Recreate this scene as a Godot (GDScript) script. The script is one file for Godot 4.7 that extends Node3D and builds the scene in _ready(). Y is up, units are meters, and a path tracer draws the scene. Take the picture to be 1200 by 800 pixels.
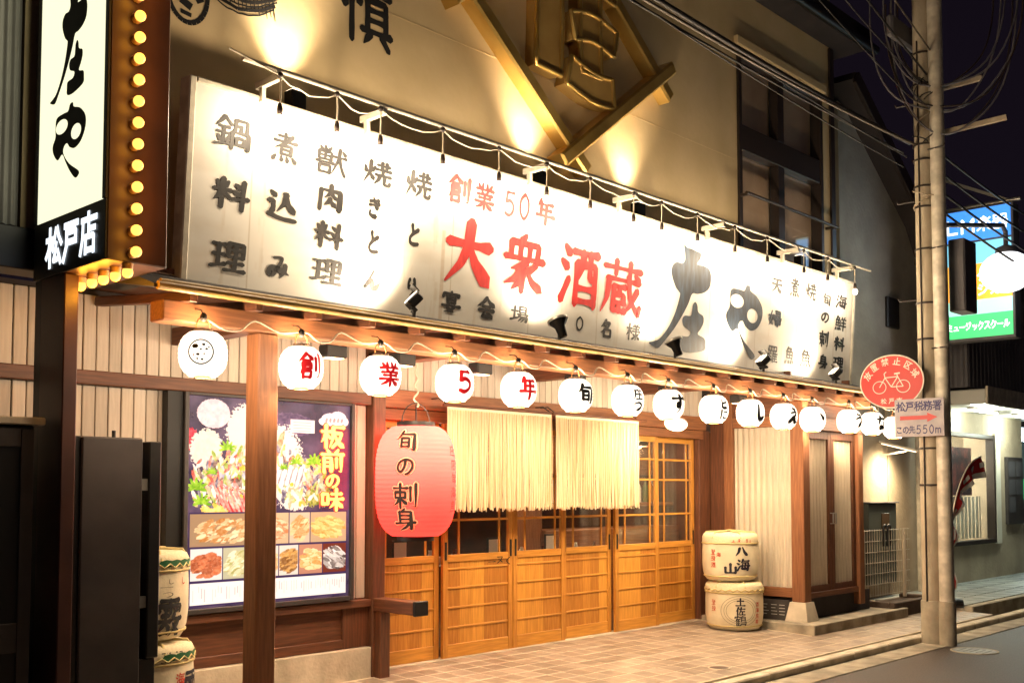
extends Node3D
# A tavern front in a Japanese side street at night. z = 0 is the plane of the sliding doors, x runs along the street.

var cam: Camera3D
var M = {}
var names = {}
var rng = RandomNumberGenerator.new()
const FACE = 1.25

class MB:
	var st = SurfaceTool.new()
	func _init():
		st.begin(Mesh.PRIMITIVE_TRIANGLES)
	func v(p, n, uv = Vector2.ZERO):
		st.set_normal(n)
		st.set_uv(uv)
		st.add_vertex(p)
	func tri(a, b, c):
		var n = (b - a).cross(c - a).normalized()
		v(a, n); v(c, n); v(b, n)
	func quad(a, b, c, d):
		var n = (c - a).cross(d - b).normalized()
		v(a, n); v(c, n); v(b, n)
		v(a, n); v(d, n); v(c, n)
	func quad_uv(a, b, c, d):
		var n = (c - a).cross(d - b).normalized()
		v(a, n, Vector2(0, 1)); v(c, n, Vector2(1, 0)); v(b, n, Vector2(1, 1))
		v(a, n, Vector2(0, 1)); v(d, n, Vector2(0, 0)); v(c, n, Vector2(1, 0))
		return self
	func quad_n(a, b, c, d, na, nb, nc, nd):
		v(a, na); v(c, nc); v(b, nb)
		v(a, na); v(d, nd); v(c, nc)
	func quad_out(a, b, c, d, o):
		if (c - a).cross(d - b).dot((a + c) * 0.5 - o) < 0.0: quad(d, c, b, a)
		else: quad(a, b, c, d)
	func tri_out(a, b, c, o):
		if (b - a).cross(c - a).dot(a - o) < 0.0: tri(a, c, b)
		else: tri(a, b, c)
	func box(c, s, bev = 0.0, bas = Basis()):
		var h = s * 0.5
		var b = min(bev, min(h.x, min(h.y, h.z)) * 0.6)
		for i in 3:
			var j = (i + 1) % 3
			var k = (i + 2) % 3
			for sg in [-1.0, 1.0]:
				var p = []
				for q in [[-1, -1], [1, -1], [1, 1], [-1, 1]]:
					var w = Vector3()
					w[i] = sg * h[i]
					w[j] = q[0] * (h[j] - b)
					w[k] = q[1] * (h[k] - b)
					p.append(c + bas * w)
				quad_out(p[0], p[1], p[2], p[3], c)
			if b > 0.0:
				for si in [-1.0, 1.0]:
					for sj in [-1.0, 1.0]:
						var e = []
						for q in [[0, -1], [0, 1], [1, 1], [1, -1]]:
							var w = Vector3()
							w[i] = si * (h[i] - (b if q[0] else 0.0))
							w[j] = sj * (h[j] - (0.0 if q[0] else b))
							w[k] = q[1] * (h[k] - b)
							e.append(c + bas * w)
						quad_out(e[0], e[1], e[2], e[3], c)
		if b > 0.0:
			for x in [-1.0, 1.0]:
				for y in [-1.0, 1.0]:
					for z in [-1.0, 1.0]:
						tri_out(c + bas * Vector3(x * h.x, y * (h.y - b), z * (h.z - b)), c + bas * Vector3(x * (h.x - b), y * h.y, z * (h.z - b)), c + bas * Vector3(x * (h.x - b), y * (h.y - b), z * h.z), c)
		return self
	# a box given by its two corners
	func span(x0, x1, y0, y1, z0, z1, bev = 0.0):
		return box(Vector3((x0 + x1) * 0.5, (y0 + y1) * 0.5, (z0 + z1) * 0.5), Vector3(abs(x1 - x0), abs(y1 - y0), abs(z1 - z0)), bev)
	# a square bar from one point to another
	func bar(a, b, w, h, bev = 0.0):
		var d = b - a
		var z = d.normalized()
		var up = Vector3.UP if abs(z.y) < 0.95 else Vector3.RIGHT
		var x = up.cross(z).normalized()
		return box((a + b) * 0.5, Vector3(w, h, d.length()), bev, Basis(x, z.cross(x), z))
	func tube(pts, r, sides = 8, caps = true, closed = false):
		var n = pts.size()
		var t0 = (pts[1] - pts[0]).normalized()
		var u = t0.cross(Vector3.UP if abs(t0.y) < 0.9 else Vector3.RIGHT).normalized()
		var rings = []
		var norms = []
		for i in n:
			var t
			if closed: t = (pts[(i + 1) % n] - pts[(i + n - 1) % n]).normalized()
			else: t = (pts[min(i + 1, n - 1)] - pts[max(i - 1, 0)]).normalized()
			u = (u - t * u.dot(t)).normalized()
			var w = t.cross(u)
			var rr = r[i] if r is Array else r
			var a = []
			var m = []
			for k in sides:
				var g = TAU * k / sides
				var d = u * cos(g) + w * sin(g)
				a.append(pts[i] + d * rr)
				m.append(d)
			rings.append(a)
			norms.append(m)
		for i in (n if closed else n - 1):
			var j = (i + 1) % n
			for k in sides:
				var l = (k + 1) % sides
				quad_n(rings[i][k], rings[i][l], rings[j][l], rings[j][k], norms[i][k], norms[i][l], norms[j][l], norms[j][k])
		if caps and not closed:
			for k in range(1, sides - 1):
				tri(rings[0][0], rings[0][k + 1], rings[0][k])
				tri(rings[n - 1][0], rings[n - 1][k], rings[n - 1][k + 1])
		return self
	# profile: Vector2(radius, height) from bottom to top; doubled points make a crease
	func lathe(prof, c, seg = 24, bas = Basis(), a0 = 0.0, a1 = TAU):
		var n = prof.size()
		for i in n - 1:
			var p = prof[i]
			var q = prof[i + 1]
			if p.distance_to(q) < 1e-6: continue
			var tp = q - p
			var tq = q - p
			if i > 0 and prof[i - 1].distance_to(p) > 1e-6: tp = q - prof[i - 1]
			if i < n - 2 and prof[i + 2].distance_to(q) > 1e-6: tq = prof[i + 2] - p
			var np_ = Vector2(tp.y, -tp.x).normalized()
			var nq = Vector2(tq.y, -tq.x).normalized()
			for k in seg:
				var g = a0 + (a1 - a0) * k / seg
				var h = a0 + (a1 - a0) * (k + 1) / seg
				var dg = Vector3(sin(g), 0, cos(g))
				var dh = Vector3(sin(h), 0, cos(h))
				var Y = Vector3.UP
				quad_n(c + bas * (dg * p.x + Y * p.y), c + bas * (dh * p.x + Y * p.y), c + bas * (dh * q.x + Y * q.y), c + bas * (dg * q.x + Y * q.y), bas * (dg * np_.x + Y * np_.y), bas * (dh * np_.x + Y * np_.y), bas * (dh * nq.x + Y * nq.y), bas * (dg * nq.x + Y * nq.y))
		return self
	# flat outline (x right, y up) pushed out along z of the transform
	func prism(poly, depth, t = Transform3D(), bev = 0.0):
		var p = PackedVector2Array(poly)
		if Geometry2D.is_polygon_clockwise(p): p.reverse()
		var top = p
		if bev > 0.0:
			var off = Geometry2D.offset_polygon(p, -bev, Geometry2D.JOIN_MITER)
			if off.size() > 0 and off[0].size() == p.size():
				var best = 0
				for i in p.size():
					if off[0][i].distance_to(p[0]) < off[0][best].distance_to(p[0]): best = i
				var tt = PackedVector2Array()
				for i in p.size(): tt.append(off[0][(best + i) % p.size()])
				top = tt
			else: bev = 0.0
		var id = Geometry2D.triangulate_polygon(top)
		for i in range(0, id.size(), 3):
			var a = top[id[i]]
			var b = top[id[i + 1]]
			var c = top[id[i + 2]]
			if (b - a).cross(c - a) < 0.0:
				var s = b
				b = c
				c = s
			tri(t * Vector3(a.x, a.y, depth), t * Vector3(b.x, b.y, depth), t * Vector3(c.x, c.y, depth))
			tri(t * Vector3(a.x, a.y, 0), t * Vector3(c.x, c.y, 0), t * Vector3(b.x, b.y, 0))
		var side = depth - bev
		for i in p.size():
			var j = (i + 1) % p.size()
			quad(t * Vector3(p[i].x, p[i].y, 0), t * Vector3(p[j].x, p[j].y, 0), t * Vector3(p[j].x, p[j].y, side), t * Vector3(p[i].x, p[i].y, side))
			if bev > 0.0:
				quad(t * Vector3(p[i].x, p[i].y, side), t * Vector3(p[j].x, p[j].y, side), t * Vector3(top[j].x, top[j].y, depth), t * Vector3(top[i].x, top[i].y, depth))
		return self
	# wavy sheet: o lower corner, u along the waves' width, n outwards, waves run up
	func corrugated(o, u, width, n, height, pitch, amp, square = false):
		var steps = int(width / pitch * (4 if square else 8))
		var pts = []
		for i in steps + 1:
			var s = width * i / steps
			var a = 0.0
			if square: a = amp * (1.0 if (i % 4) in [1, 2] else -1.0)
			else: a = amp * cos(s / pitch * TAU)
			pts.append([s, a, -amp * TAU / pitch * -sin(s / pitch * TAU)])
		for i in steps:
			var a = o + u * pts[i][0] + n * pts[i][1]
			var b = o + u * pts[i + 1][0] + n * pts[i + 1][1]
			var H = Vector3.UP * height
			if square: quad_out(a, b, b + H, a + H, (a + b + H) * 0.5 - n * 9.0)
			else:
				var na = (n + u * pts[i][2]).normalized()
				var nb = (n + u * pts[i + 1][2]).normalized()
				if u.cross(Vector3.UP).dot(n) > 0.0: quad_n(a, b, b + H, a + H, na, nb, nb, na)
				else: quad_n(b, a, a + H, b + H, nb, na, na, nb)
		return self
	func ball(c, r, seg = 12, squash = 1.0):
		var pr = []
		for i in 9:
			var g = -PI / 2 + PI * i / 8
			pr.append(Vector2(max(cos(g) * r, 0.0001), sin(g) * r * squash))
		return lathe(pr, c, seg)
	func mesh():
		return st.commit()

func numbered(n):
	if not names.has(n):
		names[n] = 0
		return n
	names[n] += 1
	return "%s_%03d" % [n, names[n]]

func meta(o, label, category, group = ""):
	if label != "": o.set_meta("label", label)
	if category != "": o.set_meta("category", category)
	if group != "": o.set_meta("group", group)
	return o

func thing(called, label, category, at = Vector3.ZERO, group = ""):
	var o = Node3D.new()
	o.name = numbered(called)
	add_child(o)
	o.position = at
	return meta(o, label, category, group)

func place_of(o):
	var p = Vector3.ZERO
	while o != self and o != null:
		p += o.position
		o = o.get_parent()
	return p

# a mesh given in local coordinates of its parent
func local(parent, called, mesh, mat, at = Vector3.ZERO):
	var o = MeshInstance3D.new()
	o.name = called
	o.mesh = mesh.mesh() if mesh is MB else mesh
	o.material_override = mat
	o.cast_shadow = GeometryInstance3D.SHADOW_CASTING_SETTING_ON
	parent.add_child(o, true)
	o.position = at
	return o

# a mesh given in world coordinates, hung under a thing or part
func part(parent, called, mesh, mat):
	return local(parent, called, mesh, mat, -place_of(parent))

func structure(called, mesh, mat):
	var o = local(self, numbered(called), mesh, mat)
	o.set_meta("kind", "structure")
	return o

func omni(parent, p, col, energy, size = 0.05):
	var l = OmniLight3D.new()
	l.name = "lamp_light"
	l.light_color = col
	l.light_energy = energy
	l.omni_range = 30.0
	l.omni_attenuation = 2.0
	l.light_size = size
	l.shadow_enabled = true
	parent.add_child(l, true)
	l.position = p
	return l

func spot(parent, p, target, col, energy, angle, size = 0.05, soft = 1.0):
	var l = SpotLight3D.new()
	l.name = "lamp_light"
	l.light_color = col
	l.light_energy = energy
	l.spot_range = 30.0
	l.spot_attenuation = 2.0
	l.spot_angle = angle
	l.spot_angle_attenuation = soft
	l.light_size = size
	l.shadow_enabled = true
	parent.add_child(l, true)
	l.position = p
	var d = (target - p).normalized()
	l.basis = Basis.looking_at(d, Vector3.UP if abs(d.y) < 0.95 else Vector3.RIGHT)
	return l

# ---------------------------------------------------------------- materials
var noise_images = {}
func noise_image(key, freq, octaves, sd, w = 256, h = 256, kind = FastNoiseLite.TYPE_SIMPLEX_SMOOTH):
	if noise_images.has(key): return noise_images[key]
	var n = FastNoiseLite.new()
	n.seed = sd
	n.noise_type = kind
	n.frequency = freq
	n.fractal_octaves = octaves
	noise_images[key] = n.get_seamless_image(w, h)
	return noise_images[key]

func ramp_texture(img, c0, c1, c2 = null):
	var w = img.get_width()
	var h = img.get_height()
	var out = Image.create(w, h, true, Image.FORMAT_RGB8)
	for y in h:
		for x in w:
			var t = clamp((img.get_pixel(x, y).r - 0.5) * 1.35 + 0.5, 0.0, 1.0)
			if c2 == null: out.set_pixel(x, y, c0.lerp(c1, t))
			else: out.set_pixel(x, y, c0.lerp(c1, t * 2.0) if t < 0.5 else c1.lerp(c2, t * 2.0 - 1.0))
	out.generate_mipmaps()
	return ImageTexture.create_from_image(out)

func plain(col, rough = 0.7, metal = 0.0):
	var m = StandardMaterial3D.new()
	m.albedo_color = col
	m.roughness = rough
	m.metallic = metal
	return m

var normal_cache = {}
func textured(tex, rough, scale, offset = Vector3.ZERO, bump = "", strength = 1.0):
	var m = StandardMaterial3D.new()
	m.albedo_texture = tex
	m.roughness = rough
	m.uv1_triplanar = true
	m.uv1_world_triplanar = true
	m.uv1_scale = scale
	m.uv1_offset = offset
	if bump != "":
		if not normal_cache.has(bump):
			var i = noise_images[bump].duplicate()
			i.convert(Image.FORMAT_RGBA8)
			i.bump_map_to_normal_map(6.0)
			normal_cache[bump] = ImageTexture.create_from_image(i)
		m.normal_enabled = true
		m.normal_texture = normal_cache[bump]
		m.normal_scale = strength
	return m

func glow(col, energy, albedo = null):
	var m = StandardMaterial3D.new()
	m.albedo_color = col if albedo == null else albedo
	m.emission_enabled = true
	m.emission = col
	m.emission_energy_multiplier = energy
	m.roughness = 0.6
	return m

func glass(col, alpha, rough = 0.03):
	var m = StandardMaterial3D.new()
	m.transparency = BaseMaterial3D.TRANSPARENCY_ALPHA
	m.albedo_color = Color(col.r, col.g, col.b, alpha)
	m.roughness = rough
	return m

func make_materials():
	noise_image("grain", 0.02, 4, 11)
	noise_image("cloud", 0.012, 5, 5)
	noise_image("fine", 0.12, 3, 23)
	var g = noise_images["grain"]
	var c = noise_images["cloud"]
	var f = noise_images["fine"]
	var up = Vector3(7.0, 0.5, 7.0)
	var along = Vector3(0.5, 7.0, 7.0)
	var deep = Vector3(7.0, 7.0, 0.5)
	var plank = [[Color(0.71, 0.665, 0.61), Color(0.77, 0.725, 0.67)], [Color(0.75, 0.705, 0.65), Color(0.80, 0.755, 0.70)], [Color(0.665, 0.62, 0.565), Color(0.72, 0.675, 0.62)], [Color(0.73, 0.68, 0.615), Color(0.78, 0.73, 0.665)]]
	M.plank = []
	for i in 4: M.plank.append(textured(ramp_texture(g, plank[i][0], plank[i][1]), 0.75, up, Vector3(i * 0.31, i * 0.17, 0), "fine", 0.05))
	var cedar = ramp_texture(g, Color(0.31, 0.175, 0.105), Color(0.42, 0.255, 0.155))
	M.cedar_up = textured(cedar, 0.55, up)
	M.cedar_along = textured(cedar, 0.55, along)
	M.cedar_deep = textured(cedar, 0.55, deep)
	var beam = ramp_texture(g, Color(0.45, 0.28, 0.165), Color(0.56, 0.365, 0.225))
	M.beam_along = textured(beam, 0.6, along)
	M.beam_up = textured(beam, 0.6, up)
	M.beam_deep = textured(beam, 0.6, deep)
	var honey = []
	M.door_panel = []
	for i in 4:
		var k = [0.0, 0.04, -0.05, 0.07][i]
		honey.append(ramp_texture(g, Color(0.65 + k, 0.43 + k, 0.16 + k * 0.5), Color(0.76 + k, 0.53 + k, 0.22 + k * 0.5)))
		M.door_panel.append(textured(honey[i], 0.42, Vector3(7, 0.5, 7), Vector3(i * 0.23, i * 0.4, 0)))
	M.door_up = textured(honey[0], 0.4, up)
	M.door_along = textured(honey[1], 0.4, along)
	M.plaster = textured(ramp_texture(c, Color(0.76, 0.67, 0.50), Color(0.81, 0.72, 0.555)), 0.85, Vector3(0.35, 0.35, 0.35), Vector3.ZERO, "fine", 0.02)
	M.concrete = textured(ramp_texture(c, Color(0.50, 0.47, 0.41), Color(0.68, 0.64, 0.56)), 0.85, Vector3(0.9, 0.9, 0.9), Vector3.ZERO, "fine", 0.14)
	M.pale_concrete = textured(ramp_texture(c, Color(0.66, 0.62, 0.54), Color(0.80, 0.76, 0.68)), 0.85, Vector3(0.9, 0.9, 0.9), Vector3.ZERO, "fine", 0.10)
	M.asphalt = textured(ramp_texture(f, Color(0.17, 0.145, 0.13), Color(0.30, 0.255, 0.23)), 0.62, Vector3(1.6, 1.6, 1.6), Vector3.ZERO, "fine", 0.24)
	M.grout = textured(ramp_texture(f, Color(0.74, 0.69, 0.61), Color(0.83, 0.78, 0.70)), 0.9, Vector3(2, 2, 2))
	M.tile = []
	for i in 5:
		var k = [0.0, 0.05, -0.04, 0.03, -0.02][i]
		M.tile.append(textured(ramp_texture(c, Color(0.51 + k, 0.45 + k, 0.39 + k), Color(0.60 + k, 0.54 + k, 0.475 + k)), 0.42, Vector3(1.9, 1.9, 1.9), Vector3(i * 0.21, 0, i * 0.37), "fine", 0.07))
	M.paving = []
	for i in 3: M.paving.append(textured(ramp_texture(c, Color(0.42, 0.44, 0.44) * (0.9 + 0.08 * i), Color(0.56, 0.58, 0.57) * (0.9 + 0.08 * i)), 0.6, Vector3(1.5, 1.5, 1.5), Vector3(i * 0.3, 0, 0)))
	M.straw = textured(ramp_texture(f, Color(0.80, 0.75, 0.60), Color(0.90, 0.86, 0.74)), 0.85, Vector3(1.2, 3, 1.2), Vector3.ZERO, "fine", 0.14)
	M.rope = textured(ramp_texture(f, Color(0.70, 0.63, 0.42), Color(0.84, 0.78, 0.56)), 0.9, Vector3(4, 4, 4))
	M.bamboo = textured(ramp_texture(g, Color(0.55, 0.42, 0.20), Color(0.76, 0.63, 0.36)), 0.4, along)
	M.gold = textured(ramp_texture(c, Color(0.74, 0.60, 0.32), Color(0.84, 0.71, 0.42)), 0.34, Vector3(0.8, 0.8, 0.8))
	M.gold.metallic = 0.85
	M.bronze = textured(ramp_texture(c, Color(0.68, 0.54, 0.30), Color(0.76, 0.62, 0.36)), 0.5, Vector3(0.6, 0.6, 0.6))
	M.bronze.metallic = 0.35
	M.black = plain(Color(0.085, 0.08, 0.08), 0.45)
	M.black_matt = textured(ramp_texture(c, Color(0.19, 0.175, 0.175), Color(0.25, 0.23, 0.225)), 0.5, Vector3(0.7, 0.7, 0.7))
	M.brown_metal = textured(ramp_texture(c, Color(0.26, 0.17, 0.15), Color(0.32, 0.21, 0.185)), 0.4, Vector3(0.7, 0.7, 0.7))
	M.frame_dark = plain(Color(0.16, 0.12, 0.10), 0.45)
	M.steel = plain(Color(0.62, 0.61, 0.58), 0.35, 0.7)
	M.white_metal = textured(ramp_texture(c, Color(0.66, 0.63, 0.57), Color(0.80, 0.77, 0.70)), 0.45, Vector3(2, 2, 2))
	M.cord_white = plain(Color(0.78, 0.74, 0.66), 0.6)
	M.cord_black = plain(Color(0.05, 0.05, 0.05), 0.6)
	M.ink = plain(Color(0.05, 0.045, 0.05), 0.7)
	M.sign_ink = textured(ramp_texture(g, Color(0.06, 0.055, 0.06), Color(0.17, 0.15, 0.14)), 0.6, Vector3(3, 1, 3))
	M.blue_ink = textured(ramp_texture(g, Color(0.10, 0.10, 0.12), Color(0.20, 0.27, 0.34)), 0.55, Vector3(2.4, 0.6, 2.4))
	M.sign_red = textured(ramp_texture(g, Color(0.72, 0.07, 0.08), Color(0.84, 0.17, 0.14)), 0.6, Vector3(3, 1, 3))
	M.clear = glass(Color(0.6, 0.65, 0.65), 0.02)
	M.dark_glass = plain(Color(0.30, 0.25, 0.20), 0.2)
	M.poly = textured(ramp_texture(g, Color(0.70, 0.66, 0.58), Color(0.80, 0.76, 0.68)), 0.5, up)
	M.grey_wall = textured(ramp_texture(c, Color(0.58, 0.56, 0.52), Color(0.66, 0.64, 0.60)), 0.85, Vector3(0.4, 0.4, 0.4), Vector3.ZERO, "fine", 0.07)
	M.beige_wall = textured(ramp_texture(c, Color(0.62, 0.57, 0.49), Color(0.70, 0.65, 0.56)), 0.85, Vector3(0.4, 0.4, 0.4), Vector3.ZERO, "fine", 0.07)
	M.dark_siding = textured(ramp_texture(c, Color(0.30, 0.29, 0.31), Color(0.38, 0.37, 0.38)), 0.6, Vector3(0.5, 0.5, 0.5))
	M.dark_wall = textured(ramp_texture(c, Color(0.16, 0.14, 0.14), Color(0.22, 0.19, 0.19)), 0.85, Vector3(0.4, 0.4, 0.4))
	M.room = textured(ramp_texture(c, Color(0.24, 0.13, 0.07), Color(0.36, 0.20, 0.11)), 0.7, Vector3(0.6, 0.6, 0.6))
	M.grey_siding = textured(ramp_texture(c, Color(0.50, 0.49, 0.46), Color(0.58, 0.57, 0.54)), 0.6, Vector3(0.5, 0.5, 0.5))
	M.pole = textured(ramp_texture(c, Color(0.56, 0.51, 0.43), Color(0.72, 0.67, 0.58)), 0.85, Vector3(1.4, 0.5, 1.4), Vector3.ZERO, "fine", 0.14)
	M.paper_red = plain(Color(0.80, 0.12, 0.10), 0.6)

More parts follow.
